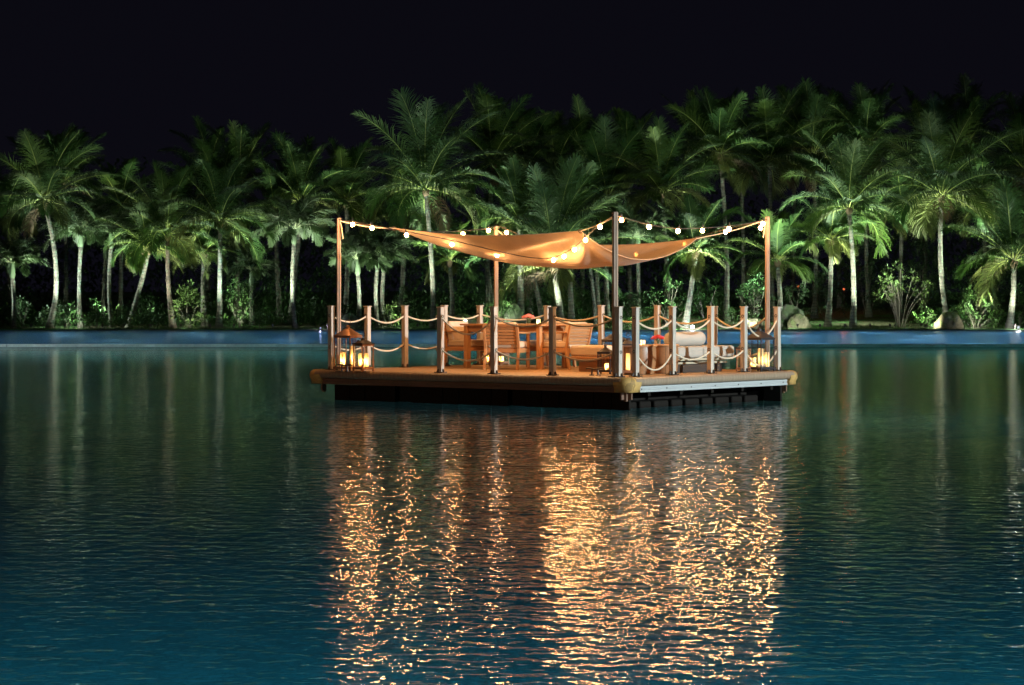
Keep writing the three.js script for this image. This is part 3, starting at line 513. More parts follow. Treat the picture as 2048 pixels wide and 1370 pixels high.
// ---------------------------------------------------------------- unseen masts out of frame, placed to light platform, rim, shore and palms
function mast(x, z, h, c, I, cone, label, aim = V(PC.x, 1.2, PC.z), group) {
  const t = thing('unseen_floodlight_mast', label, 'floodlight', [x, 0.35, z], 0, group), head = V(0, h - 0.35, 0), dir = aim.clone().sub(V(x, h, z)).normalize(), q = new THREE.Quaternion().setFromUnitVectors(V(0, 0, 1), dir);
  mesh('mast', cyl(0.05, 0.08, head.y, 0, head.y / 2, 0, 12), M.iron, t);
  mesh('housing', bx(0.5, 0.4, 0.22, 0, 0, -0.13, 0.03).applyQuaternion(q).translate(0, head.y, 0), M.iron, t);
  mesh('lens', bx(0.42, 0.32, 0.02, 0, 0, -0.012, 0.004).applyQuaternion(q).translate(0, head.y, 0), std({ color: c, emissive: c, emissiveIntensity: 5 }), t);
  const l = new THREE.SpotLight(c, I, 0, cone, 0.5); l.name = 'unseen_flood_beam'; l.shadow.radius = 8; l.castShadow = true; l.position.copy(head).addScaledVector(dir, 0.06); t.add(l);
  l.target.position.copy(head).addScaledVector(dir, 40); t.add(l.target); l.target.name = 'flood_aim';
}
mast(BANK + 1, -19, 6.2, rgb(0.74, 0.93, 1), FLOOD_I, 0.15, 'unseen cool white floodlight on the right bank, lighting the platform from the right');  // out of view, placed to light the right faces of posts and deck
mast(-BANK - 1, -8, 3.0, rgb(1, 0.6, 0.34), UNSEEN_WARM_I, 0.14, 'unseen warm floodlight on the left bank, lighting the front of the platform');  // out of view, placed to warm the front left faces
mast(-BANK - 1, -75, 2, rgb(0.8, 0.95, 1), 700, 0.3, 'unseen low floodlight on the left bank aimed along the pale stone rim', V(-13, 0.1, -82));  // out of view, placed to brighten the weir rim
mast(BANK + 1, -119.5, 6, rgb(0.85, 1, 0.8), 3600, 0.34, 'unseen floodlight at the right end of the shore aimed along the lawn', V(10, 0.8, -119.5));  // out of view, placed to light the lawn from the side
mast(-BANK - 1, -117.6, 2.2, rgb(0.85, 1, 0.9), 900, 0.26, 'unseen low floodlight at the left end of the shore aimed along the shrubs', V(-10, 0.8, -119.5));  // out of view, placed to light the left shrubs
for (const [sx, d, ax, k, where] of [[-1, 74, -13, 1, 'third on the left bank, aimed at the left palms'], [-1, 86, -2, 1.3, 'second on the left bank, aimed at the middle palms'], [-1, 96, -19, 0.5, 'first on the left bank, aimed at the nearest palms'], [1, 70, 3, 1.5, 'third on the right bank, aimed at the middle palms'], [1, 82, 13, 1.2, 'second on the right bank, aimed at the right palms'], [1, 96, 21, 0.6, 'first on the right bank, aimed at the nearest palms']])
  mast(sx * (BANK + 1), -d, 3.2, rgb(0.9, 1, 0.86), FILL_I * k, 0.17, 'unseen added fill floodlight, ' + where, V(ax, 7.4, -121), 'added fill floodlights for the palms');  // fill beams added to brighten the palm crowns, masts out of frame

// ---------------------------------------------------------------- palms
const leafTex = tex(64, 1, 1, (u, v) => { const k = 0.82 + 0.18 * fbm(u * 8, v * 8, 8, 2); return [k, k, k]; });
const leaf = (r, g, b, tr = 0.35, rough = 0.55) => phys({ color: rgb(r, g, b), map: leafTex, roughness: rough, specularIntensity: 0.6, transmission: tr, thickness: 0, side: THREE.DoubleSide });
const COCO = [leaf(0.062, 0.145, 0.02), leaf(0.09, 0.17, 0.022), leaf(0.045, 0.12, 0.02), leaf(0.062, 0.15, 0.03)], COCO_OLD = [leaf(0.17, 0.2, 0.045), leaf(0.14, 0.18, 0.045)];
const FOX = [leaf(0.062, 0.115, 0.036), leaf(0.07, 0.12, 0.042), leaf(0.055, 0.105, 0.034)];
const DRY = leaf(0.11, 0.075, 0.035, 0.2, 0.9), DRY_RIB = std({ color: rgb(0.13, 0.09, 0.045), roughness: 0.8 });
const RACHIS = std({ color: rgb(0.3, 0.36, 0.09), roughness: 0.55 }), RACHIS_PALE = std({ color: rgb(0.25, 0.3, 0.16), roughness: 0.55 }), SHEATH = std({ color: rgb(0.17, 0.19, 0.07), roughness: 0.7 }), FIBRE = std({ color: rgb(0.13, 0.09, 0.05), roughness: 0.95 }), SHAFT = std({ color: rgb(0.09, 0.14, 0.07), roughness: 0.6 });
const barkTex = tex(512, 1, 1.4, (u, v) => { // u once round the trunk, v along it: uneven leaf scars, lichen patches
  const wob = 0.012 * (fbm(u * 6, v * 6, 6) - 0.5), ring = ((v + wob) * 9) % 1, scar = ring < 0.16 ? 0.55 : 1, p = fbm(u * 5, v * 7, 35, 4), f = fbm(u * 50, v * 70, 70, 2), k = (0.55 + 0.3 * f) * scar, lich = smooth(0.5, 0.66, p), dark = smooth(0.56, 0.7, fbm(u * 3 + 9, v * 4 + 3, 12, 3));
  const s = k * (1 - 0.35 * dark); return [s * (0.92 - 0.12 * lich) + 0.1 * lich, s * (0.9) + 0.14 * lich, s * 0.8 + 0.11 * lich];
});
const barkBump = tex(256, 1, 1.4, (u, v) => { const ring = ((v + 0.012 * (fbm(u * 6, v * 6, 6) - 0.5)) * 9) % 1; return (ring < 0.16 ? 0.2 : 0.75) + 0.25 * fbm(u * 40, v * 40, 40, 2); }, false);
const BARK = [std({ color: rgb(0.3, 0.3, 0.28), map: barkTex, bumpMap: barkBump, bumpScale: 0.015, roughness: 0.9 }), std({ color: rgb(0.32, 0.33, 0.31), map: barkTex, bumpMap: barkBump, bumpScale: 0.015, roughness: 0.9 }), std({ color: rgb(0.17, 0.13, 0.11), map: barkTex, bumpMap: barkBump, bumpScale: 0.015, roughness: 0.95 })];

function trunkGeo(pts, r0, r1, flare) {
  const curve = new THREE.CatmullRomCurve3(pts), len = curve.getLength(), n = Math.max(10, Math.round(len / 0.09)), rad = 10, pos = [], uv = [], idx = [];
  for (let i = 0; i <= n; i++) {
    const s = i / n, c = curve.getPointAt(s), d = curve.getTangentAt(s), a = V(0, 0, 1).cross(d).normalize(), b = d.clone().cross(a), y = s * len;
    const r = (r0 + (r1 - r0) * Math.pow(s, 0.8) + flare * Math.exp(-y * 2.2)) * (1 + (i % 2 ? 0.035 : -0.02));
    for (let k = 0; k <= rad; k++) { const t = k / rad * 2 * Math.PI; pos.push(c.x + (a.x * Math.cos(t) + b.x * Math.sin(t)) * r, c.y + (a.y * Math.cos(t) + b.y * Math.sin(t)) * r, c.z + (a.z * Math.cos(t) + b.z * Math.sin(t)) * r); uv.push(k / rad, y); }
  }
  for (let i = 0; i < n; i++) for (let k = 0; k < rad; k++) { const a = i * (rad + 1) + k; idx.push(a, a + rad + 1, a + 1, a + 1, a + rad + 1, a + rad + 2); }
  const g = new THREE.BufferGeometry(); g.setAttribute('position', new THREE.Float32BufferAttribute(pos, 3)); g.setAttribute('uv', new THREE.Float32BufferAttribute(uv, 2)); g.setIndex(idx); g.computeVertexNormals(); return g;
}
// one frond: a bending midrib with leaflets that hang by their weight and drift with the wind (towards +x)
function frondGeo(q, o) {
  const seg = 14, C = [], D = [], az0 = o.az, rr = (a, b) => a + (b - a) * q();
  let p = V(0, 0, 0).addScaledVector(V(Math.cos(az0), 0, Math.sin(az0)), o.start);
  const wind = o.wind;
  for (let i = 0; i <= seg; i++) {
    const s = i / seg, e = o.e0 - o.bend * Math.pow(s, 1.35);
    const d = V(Math.cos(az0) * Math.cos(e), Math.sin(e), Math.sin(az0) * Math.cos(e)); d.x += wind * s * 0.55; d.normalize();
    C.push(p.clone()); D.push(d); p = p.clone().addScaledVector(d, o.len / seg);
  }
  const pos = [], uv = [], li = [], ri = [];
  const up = V(0, 1, 0), w = V(0, 0, 0);
  const tw = rr(-0.45, 0.45);
  for (let k = 0; k < o.n; k++) for (const sg of [-1, 1]) {
    const s = o.s0 + (1 - o.s0) * (k + rr(0.1, 0.9)) / o.n, f = s * seg, i = Math.min(seg - 1, Math.floor(f)), fr = f - i;
    const c = C[i].clone().lerp(C[i + 1], fr), d = D[i].clone().lerp(D[i + 1], fr).normalize();
    let side = d.clone().cross(up); if (side.lengthSq() < 1e-4) side.set(-Math.sin(az0), 0, Math.cos(az0)); side.normalize(); side.applyAxisAngle(d, tw * s);
    const nor = side.clone().cross(d).normalize();
    const u = (s - o.s0) / (1 - o.s0), L = o.leaf * (0.35 + 0.75 * Math.sin(Math.PI * Math.min(1, 0.18 + 0.72 * u))) * (1 - 0.35 * Math.pow(u, 4)) * rr(0.85, 1.1);
    const a = (1.15 - 0.75 * u) * rr(0.9, 1.1), lift = o.plume ? rr(-1.1, 1.1) : 0.28 * rr(0.4, 1.4);
    const l1 = d.clone().multiplyScalar(Math.cos(a)).addScaledVector(side, sg * Math.sin(a) * (o.plume ? Math.cos(lift) : 1)).addScaledVector(nor, o.plume ? Math.sin(lift) * Math.sin(a) : lift).normalize();
    const l2 = l1.clone().addScaledVector(up, -o.droop * rr(0.6, 1.3)); l2.x += wind * rr(0.2, 0.55); l2.normalize();
    w.copy(l1).cross(nor).normalize().multiplyScalar(o.width * 0.5 * rr(0.85, 1.15));
    if (w.lengthSq() < 1e-9) w.copy(d).multiplyScalar(o.width * 0.5);
    const m = c.clone().addScaledVector(l1, L * 0.48), t = m.clone().addScaledVector(l2, L * 0.52), b = pos.length / 3;
    pos.push(c.x - w.x * 0.6, c.y - w.y * 0.6, c.z - w.z * 0.6, c.x + w.x * 0.6, c.y + w.y * 0.6, c.z + w.z * 0.6, m.x - w.x, m.y - w.y, m.z - w.z, m.x + w.x, m.y + w.y, m.z + w.z, t.x, t.y, t.z);
    const uu = q(); uv.push(uu, 0, uu + 0.1, 0, uu, 0.5, uu + 0.1, 0.5, uu, 1);
    li.push(b, b + 1, b + 3, b, b + 3, b + 2, b + 2, b + 3, b + 4);
  }
  for (let i = 0; i <= seg; i++) {
    const s = i / seg, r = o.rib * (1 - 0.85 * s) * (i === 0 ? 1.5 : 1), d = D[i], a = d.clone().cross(up).normalize(); if (!isFinite(a.x) || a.lengthSq() < 0.5) a.set(1, 0, 0); const b = a.clone().cross(d);
    for (let k = 0; k < 4; k++) { const t = k * Math.PI / 2 + 0.785; pos.push(C[i].x + (a.x * Math.cos(t) + b.x * Math.sin(t)) * r, C[i].y + (a.y * Math.cos(t) + b.y * Math.sin(t)) * r, C[i].z + (a.z * Math.cos(t) + b.z * Math.sin(t)) * r); uv.push(k, s); }
  }
  const base = pos.length / 3 - (seg + 1) * 4;
  for (let i = 0; i < seg; i++) for (let k = 0; k < 4; k++) { const a = base + i * 4 + k, b = base + i * 4 + (k + 1) % 4; ri.push(a, a + 4, b, b, a + 4, b + 4); }
  const g = new THREE.BufferGeometry(); g.setAttribute('position', new THREE.Float32BufferAttribute(pos, 3)); g.setAttribute('uv', new THREE.Float32BufferAttribute(uv, 2)); g.setIndex([...li, ...ri]);
  g.addGroup(0, li.length, 0); g.addGroup(li.length, ri.length, 1); g.computeVertexNormals(); return g;
}
let palmSeed = 100;
// kind, foot px, crown px, crown py, distance, frond length px, fronds, label, options
function palm(kind, bxp, txp, typ, d, fl, n, label, opt = {}) {
  const q = mulberry(palmSeed++ * 7919), rr = (a, b) => a + (b - a) * q(), coco = kind === 'c', k = d / F;
  const x0 = (bxp - CX) * k, y0 = landY(x0, d) - 0.06, x1 = (txp - CX) * k, y1 = EYE - (typ - HY) * k, z0 = -d;
  const t = thing(coco ? 'coconut_palm' : 'foxtail_palm', label, 'palm tree', [x0, y0, z0], 0, 'palms along the shore');
  const top = V(x1 - x0, y1 - y0, rr(-0.3, 0.3)), bow = opt.bow ?? rr(-0.12, 0.12);
  const pts = [V(0, 0, 0), V(top.x * 0.22 + bow, top.y * 0.33, top.z * 0.3), V(top.x * 0.62 + bow * 0.9, top.y * 0.68, top.z * 0.7), top.clone()];
  const thick = opt.thick ?? (coco ? 0.13 : 0.105);
  mesh('trunk', trunkGeo(pts, thick, thick * (coco ? 0.72 : 0.85), coco ? 0.11 : 0.05), opt.brown ? BARK[2] : BARK[coco ? 0 : 1], t);
  const L = fl * k;
  if (coco) {
    mesh('crown_heart', [new THREE.SphereGeometry(thick * 1.25, 12, 8).scale(1, 1.6, 1).translate(top.x, top.y + 0.1, top.z)], FIBRE, t);
    const sh = []; for (let j = 0; j < 9; j++) { const a = j * 2.4, e = 0.5 + q() * 0.7, b = V(0, 0.02, 0).add(top), c = b.clone().add(V(Math.cos(a) * Math.cos(e), Math.sin(e), Math.sin(a) * Math.cos(e)).multiplyScalar(rr(0.35, 0.6))); sh.push(tube([b, b.clone().lerp(c, 0.5).add(V(0, 0.05, 0)), c], rr(0.025, 0.04), 6, 5)); }
    mesh('leaf_sheath', sh, SHEATH, t);
  } else mesh('crown_shaft', lathe([[thick * 0.8, -0.02], [thick * 1.25, 0.08], [thick * 1.15, 0.4], [thick * 0.7, 0.7], [0.03, 0.85]], top.x, top.y - 0.1, top.z, 14), SHAFT, t);
  const hub = top.clone().add(V(0, coco ? 0.22 : 0.62, 0));
  n = Math.round(n * (coco ? 1.35 : 1.3));
  for (let j = 0; j < n; j++) {
    const age = (j + 0.5) / n, az = j * 2.39996 + rr(-0.25, 0.25), o = coco
      ? { len: L * rr(0.88, 1.08) * (0.75 + 0.35 * Math.sin(Math.PI * Math.min(1, age + 0.2))), e0: 1.5 - 1.75 * Math.pow(age, opt.pow ?? 1.15) + rr(-0.12, 0.12), bend: (0.5 + 0.85 * age) * rr(0.75, 1.35), leaf: L * 0.3 * rr(0.85, 1.1), n: 66, s0: 0.12, droop: 0.45 + 0.65 * age, width: 0.04, rib: 0.028, start: 0.05, wind: opt.wind ?? 0.35, plume: false }
      : { len: L * rr(0.9, 1.08), e0: 1.3 - 1.2 * age + rr(-0.1, 0.1), bend: (1.0 + 0.4 * age) * rr(0.9, 1.15), leaf: L * 0.26, n: 80, s0: 0.2, droop: 0.15, width: 0.045, rib: 0.022, start: 0.04, wind: 0.2, plume: true };
    const old = coco && age > 0.8 && q() < 0.6;
    const m = mesh('frond', frondGeo(q, { ...o, az }), [coco ? (old ? COCO_OLD : COCO)[Math.floor(q() * (old ? 2 : 4))] : FOX[Math.floor(q() * 3)], coco ? RACHIS : RACHIS_PALE], t);
    m.position.copy(hub);
  }
  if (coco) for (let j = 0; j < Math.floor(q() * 2.3); j++) { // dry fronds hanging along the trunk
    const m = mesh('dry_frond', frondGeo(q, { az: q() * 6.28, len: L * rr(0.45, 0.7), e0: rr(-0.5, -0.1), bend: rr(0.9, 1.3), leaf: L * 0.2, n: 34, s0: 0.2, droop: 1.6, width: 0.035, rib: 0.022, start: 0.08, wind: 0.12, plume: false }), [DRY, DRY_RIB], t);
    m.position.copy(top).add(V(0, 0.05, 0));
  }
}
// front row, left to right
palm('f', 27, 27, 552, 117.3, 72, 13, 'small bushy foxtail palm at the far left edge of the shore');
palm('c', 99, 92, 412, 117, 150, 20, 'tall coconut palm with a gently bowed pale trunk at the far left', { bow: 0.35 });
palm('f', 161, 160, 490, 117.5, 84, 14, 'foxtail palm with dense round crown right of the bowed coconut palm');
palm('f', 224, 224, 492, 119, 78, 13, 'slender foxtail palm with thin pale trunk fourth from the left');
palm('c', 258, 298, 505, 118, 112, 16, 'leaning palm with its trunk tilted to the right on the left shore', { bow: 0.1 });
palm('c', 346, 334, 478, 117.2, 152, 20, 'coconut palm with dark trunk curving at the foot, left of centre left', { brown: true, bow: -0.1 });
palm('c', 410, 408, 515, 119, 95, 14, 'thin trunked palm just left of the banded coconut palm');
palm('c', 438, 440, 452, 117.2, 155, 20, 'coconut palm with a straight finely banded trunk left of the leafy bush', { bow: 0.02 });
palm('f', 505, 503, 565, 119.5, 60, 11, 'short foxtail palm with white lower trunk behind the leafy bush');
palm('f', 590, 589, 484, 117, 92, 16, 'foxtail palm with wide pale green crown left of the platform');
palm('f', 716, 716, 545, 117.5, 76, 13, 'foxtail palm with slim grey trunk behind the left railing');
palm('f', 757, 755, 532, 117.8, 74, 13, 'left one of two close foxtail palms behind the left railing');
palm('f', 769, 767, 540, 118.2, 70, 12, 'right one of two close foxtail palms behind the left railing');
palm('c', 867, 852, 388, 117.4, 192, 22, 'large coconut palm with wide crown rising above the canopy left half', { bow: 0.05 });
palm('c', 903, 899, 530, 119, 92, 14, 'palm with mossy trunk right of the large palm behind the canopy');
palm('c', 992, 972, 500, 121, 95, 14, 'palm with leaning trunk behind the back pole');
palm('c', 1042, 1040, 452, 118.5, 120, 18, 'palm with a thick pale trunk just right of the back pole', { thick: 0.17, bow: 0 });
palm('c', 1088, 1060, 505, 119.5, 95, 13, 'palm leaning left behind the coral flowers');
palm('c', 1122, 1108, 540, 117, 205, 18, 'stout coconut palm with long upright fronds behind the canopy centre', { thick: 0.17, pow: 1.5, bow: 0.02 });
palm('c', 1145, 1142, 440, 119, 125, 16, 'second pale trunked palm close behind the stout one', { thick: 0.14 });
palm('f', 1190, 1177, 515, 119.5, 82, 13, 'slim leaning palm behind the far railing right of the table');
palm('f', 1199, 1194, 505, 121, 80, 13, 'slim straight palm beside the leaning one behind the far railing');
palm('f', 1279, 1276, 500, 119.5, 84, 14, 'slim palm with blue grey trunk right of the near pole');
palm('c', 1332, 1324, 392, 121, 142, 19, 'tall coconut palm behind the string lights right of the near pole', { bow: 0.1 });
palm('c', 1370, 1392, 512, 116.6, 118, 15, 'small bright green coconut palm leaning right behind the daybed', { thick: 0.14, bow: 0.05 });
palm('c', 1558, 1556, 530, 119.5, 112, 14, 'low coconut palm half hidden behind the right corner pole');
palm('c', 1655, 1661, 488, 118.5, 100, 15, 'shorter coconut palm beside the tall one right of the platform');
palm('c', 1706, 1700, 424, 117, 165, 20, 'tall coconut palm with ringed pale trunk right of the platform', { bow: 0.08 });
palm('c', 1896, 1885, 402, 117.4, 190, 22, 'tall coconut palm rising behind the pale boulder on the right', { bow: -0.2 });
palm('c', 2018, 2029, 530, 116.6, 172, 17, 'broad low coconut palm at the right edge of the shore', { thick: 0.15 });
// middle row
palm('c', 20, 15, 430, 122, 115, 15, 'dim coconut palm behind the far left palms');
palm('c', 130, 128, 372, 123, 112, 16, 'dim coconut palm behind the bowed palm at the left');
palm('f', 210, 211, 515, 122, 72, 11, 'dim slender palm behind the fourth palm from the left');
palm('c', 240, 243, 420, 124, 95, 15, 'dim palm with low crown between the left palms');
palm('c', 478, 482, 372, 124, 120, 17, 'coconut palm behind the banded palm with a taller crown');
palm('c', 560, 552, 430, 123, 105, 14, 'dark trunked coconut palm behind and left of the wide foxtail');
palm('c', 580, 601, 412, 121, 135, 18, 'coconut palm rising right behind the wide foxtail crown');
palm('c', 690, 692, 412, 123, 132, 18, 'coconut palm behind the left corner pole with a tall crown');
palm('c', 800, 808, 440, 124, 110, 15, 'dim coconut palm behind the left half of the canopy');
palm('c', 978, 986, 335, 121, 145, 19, 'tall coconut palm behind the back pole with a full crown');
palm('c', 1060, 1056, 345, 125, 120, 16, 'dim tall palm between the two big crowns above the canopy');
palm('c', 1215, 1216, 400, 122, 145, 17, 'coconut palm above and behind the near pole', { pow: 1.2 });
palm('c', 1452, 1440, 318, 124, 140, 18, 'very tall palm behind the small bright palm, first of the high crowns on the right');
palm('f', 1482, 1482, 372, 126, 110, 15, 'tall foxtail palm behind the light strings right part');
palm('c', 1545, 1540, 330, 125, 150, 18, 'tall palm above the right corner pole');
palm('c', 1628, 1626, 318, 126, 142, 17, 'tall dim palm right of the right corner pole');
palm('c', 1738, 1733, 300, 125, 135, 18, 'tallest palm crown above the ringed palm on the right');
palm('c', 1800, 1806, 420, 124, 120, 15, 'dim palm between the two tall palms on the right');
palm('c', 1965, 1968, 420, 122, 130, 16, 'dim palm between the boulder palm and the right edge');
palm('c', 2055, 2052, 350, 121, 150, 17, 'tall palm cut by the right edge of the picture');
// back row, faint
palm('c', 418, 420, 355, 131, 105, 14, 'faint far palm crown above the banded palm');
palm('c', 1110, 1112, 345, 132, 120, 15, 'faint far palm crown above the stout palm');
palm('c', 1165, 1168, 330, 133, 118, 15, 'faint far palm crown left of the near pole top');
palm('c', 1262, 1258, 345, 131, 120, 15, 'faint far palm crown right of the near pole top');
palm('c', 1400, 1396, 310, 132, 118, 15, 'faint far palm crown left of the first high crown on the right');
palm('c', 1585, 1590, 300, 133, 115, 14, 'faint far palm crown between the two high crowns by the right pole');
palm('c', 1680, 1676, 310, 132, 120, 14, 'faint far palm crown left of the tallest crown');
palm('c', 1850, 1852, 300, 134, 120, 14, 'faint far palm crown left of the boulder palm');
palm('c', 1940, 1936, 290, 134, 122, 14, 'faint far palm crown right of the boulder palm');

// ---------------------------------------------------------------- shrubs, rocks, undergrowth
const SHRUB = [leaf(0.05, 0.13, 0.03, 0.25, 0.45), leaf(0.075, 0.16, 0.035, 0.25, 0.45), leaf(0.045, 0.1, 0.03, 0.25, 0.5), leaf(0.11, 0.18, 0.045, 0.25, 0.45)], WOODY = std({ color: rgb(0.1, 0.085, 0.065), roughness: 0.9 });
function leafGeo(q, list, c, dir, len, wid) {
  const up = V(q() - 0.5, 1, q() - 0.5).normalize(), s = dir.clone().cross(up).normalize().multiplyScalar(wid / 2), n = s.clone().cross(dir).normalize(), m = c.clone().addScaledVector(dir, len * 0.5).addScaledVector(n, len * 0.06), t = c.clone().addScaledVector(dir, len).addScaledVector(V(0, -1, 0), len * 0.15), b = list.pos.length / 3;
  const a1 = m.clone().add(s).addScaledVector(n, wid * 0.15), a2 = m.clone().sub(s).addScaledVector(n, wid * 0.15);
  for (const p of [c, a1, m, a2, t]) list.pos.push(p.x, p.y, p.z); for (let k = 0; k < 5; k++) list.uv.push(q(), q());
  list.idx.push(b, b + 1, b + 2, b, b + 2, b + 3, b + 1, b + 4, b + 2, b + 2, b + 4, b + 3);
}
function finish(l) { const g = new THREE.BufferGeometry(); g.setAttribute('position', new THREE.Float32BufferAttribute(l.pos, 3)); g.setAttribute('uv', new THREE.Float32BufferAttribute(l.uv, 2)); g.setIndex(l.idx); g.computeVertexNormals(); return g; }
// a shrub of leafy twigs: clumps scattered through an uneven volume
function shrub(px, wpx, topPy, d, count, mat, label, opt = {}) {
  const q = mulberry(palmSeed++ * 104729), rr = (a, b) => a + (b - a) * q(), k = d / F, x = (px - CX) * k, y0 = landY(x, d), w = wpx * k / 2, h = Math.max(0.3, EYE - (topPy - HY) * k - y0), bare = opt.bare ?? 0;
  const t = thing(opt.name ?? 'shrub', label, opt.category ?? 'shrub', [x, y0, -d], 0), list = { pos: [], uv: [], idx: [] }, stems = [], clumps = Math.max(7, Math.round(count / 22));
  for (let c = 0; c < clumps; c++) {
    const a = q() * 6.283, r = Math.sqrt(q()), hy = bare + (1 - bare) * Math.pow(q(), 0.8), wr = w * (opt.tree ? 1 : (1.05 - 0.55 * hy * hy)), cc = V(Math.cos(a) * r * wr, h * hy * (1 - 0.25 * r * r) + 0.02, Math.sin(a) * r * Math.min(wr, 1.2));
    if (c % (opt.tree ? 2 : 4) === 0) stems.push(tube([V(cc.x * 0.12, 0, cc.z * 0.12), V(cc.x * 0.45 + rr(-0.05, 0.05), cc.y * 0.55, cc.z * 0.45), cc], 0.009 + (opt.tree ? 0.01 : 0), 5, 4));
    const spread = rr(0.14, 0.3) * (opt.clump ?? 1), nl = Math.round(count / clumps);
    for (let j = 0; j < nl; j++) { const dir = V(q() - 0.5, (q() - 0.32), q() - 0.5).normalize(); leafGeo(q, list, cc.clone().addScaledVector(dir, spread * Math.pow(q(), 0.6)), dir.clone().add(V(0, 0.15, 0)).normalize(), rr(0.11, 0.19) * (opt.size ?? 1), rr(0.045, 0.075) * (opt.size ?? 1)); }
  }
  mesh('foliage', finish(list), mat, t); mesh('stems', stems, WOODY, t);
}
shrub(110, 70, 606, 118.5, 500, SHRUB[2], 'dark leafy shrub right of the bowed palm foot'); shrub(45, 60, 600, 119, 420, SHRUB[2], 'dim shrub between the two leftmost palm trunks');
shrub(135, 60, 612, 117, 420, SHRUB[0], 'low shrub with small lit leaves beside the foxtail foot'); shrub(193, 52, 603, 116.6, 420, SHRUB[0], 'bright leaved shrub left of the slender foxtail trunk'); shrub(246, 60, 615, 116.4, 380, SHRUB[1], 'low green shrub at the foot of the leaning palm');
shrub(305, 60, 618, 117, 360, SHRUB[2], 'low dark shrub left of the dark trunked palm'); shrub(376, 82, 566, 117.4, 620, SHRUB[3], 'tall shrub with large yellow green leaves right of the dark trunk', { size: 1.45 }); shrub(290, 60, 585, 121, 360, SHRUB[2], 'dim bush behind the leaning palm');
shrub(482, 76, 545, 117, 950, SHRUB[1], 'dense upright leafy bush between the banded palm and the white trunk'); shrub(520, 40, 628, 116.6, 160, SHRUB[2], 'small low plant right of the upright leafy bush');
shrub(640, 90, 596, 121, 480, SHRUB[2], 'dim bush behind the water left of the platform'); shrub(690, 60, 610, 120, 330, SHRUB[2], 'dim bush above the boulder behind the left lanterns'); shrub(735, 34, 645, 116.5, 120, SHRUB[0], 'small green plant at the shore behind the left lanterns');
shrub(805, 60, 580, 120.5, 450, SHRUB[2], 'dark bush behind the lone railing post'); shrub(783, 40, 610, 116.8, 240, SHRUB[3], 'small yellow green fern like plant right of two close palms', { size: 1.2 });
shrub(998, 84, 598, 117.2, 1100, SHRUB[1], 'round bright green bush behind the back pole', { size: 0.8 });
shrub(1268, 80, 578, 119.5, 600, SHRUB[2], 'dim spiky bush behind the near pole', { size: 1.2 }); shrub(1258, 90, 642, 116.2, 520, SHRUB[1], 'low bright hedge plant at the shore right of the near pole');
shrub(1340, 92, 562, 117.6, 520, SHRUB[0], 'open branched frangipani left of the small bright palm', { bare: 0.25, tree: true, name: 'frangipani' }); shrub(1412, 60, 560, 118.4, 360, SHRUB[0], 'open frangipani right of the small bright palm', { bare: 0.25, tree: true, name: 'frangipani' });
shrub(1512, 100, 545, 117.6, 1000, SHRUB[0], 'tall leafy bush left of the right corner pole'); shrub(1470, 46, 615, 116.8, 240, SHRUB[1], 'low plant at the foot of the tall leafy bush'); shrub(1592, 70, 560, 121, 450, SHRUB[2], 'dark bush right of the right corner pole');
shrub(1800, 112, 535, 118.6, 700, SHRUB[3], 'small spreading tree with bare lower branches on the right lawn', { bare: 0.4, tree: true, name: 'frangipani', size: 1.2 }); shrub(1735, 110, 470, 125, 900, SHRUB[2], 'dark leafy tree behind the ringed palm', { bare: 0.2, size: 1.4 }); shrub(1845, 100, 470, 126, 800, SHRUB[2], 'dark leafy tree left of the boulder palm', { bare: 0.2, size: 1.4 });
shrub(1848, 60, 618, 116.6, 330, SHRUB[1], 'low green plant left of the pale boulder'); shrub(1950, 118, 580, 117, 1300, SHRUB[1], 'large dense green bush right of the pale boulder'); shrub(2040, 50, 575, 118.5, 380, SHRUB[0], 'bush behind the palm at the right edge'); shrub(1985, 90, 500, 124, 700, SHRUB[2], 'dim tall bush behind the dense green bush', { size: 1.4 });
shrub(1650, 80, 540, 124, 520, SHRUB[2], 'dim bush between the shorter palm and the tall ringed palm'); shrub(1180, 70, 590, 124, 380, SHRUB[2], 'dim bush deep behind the far railing');
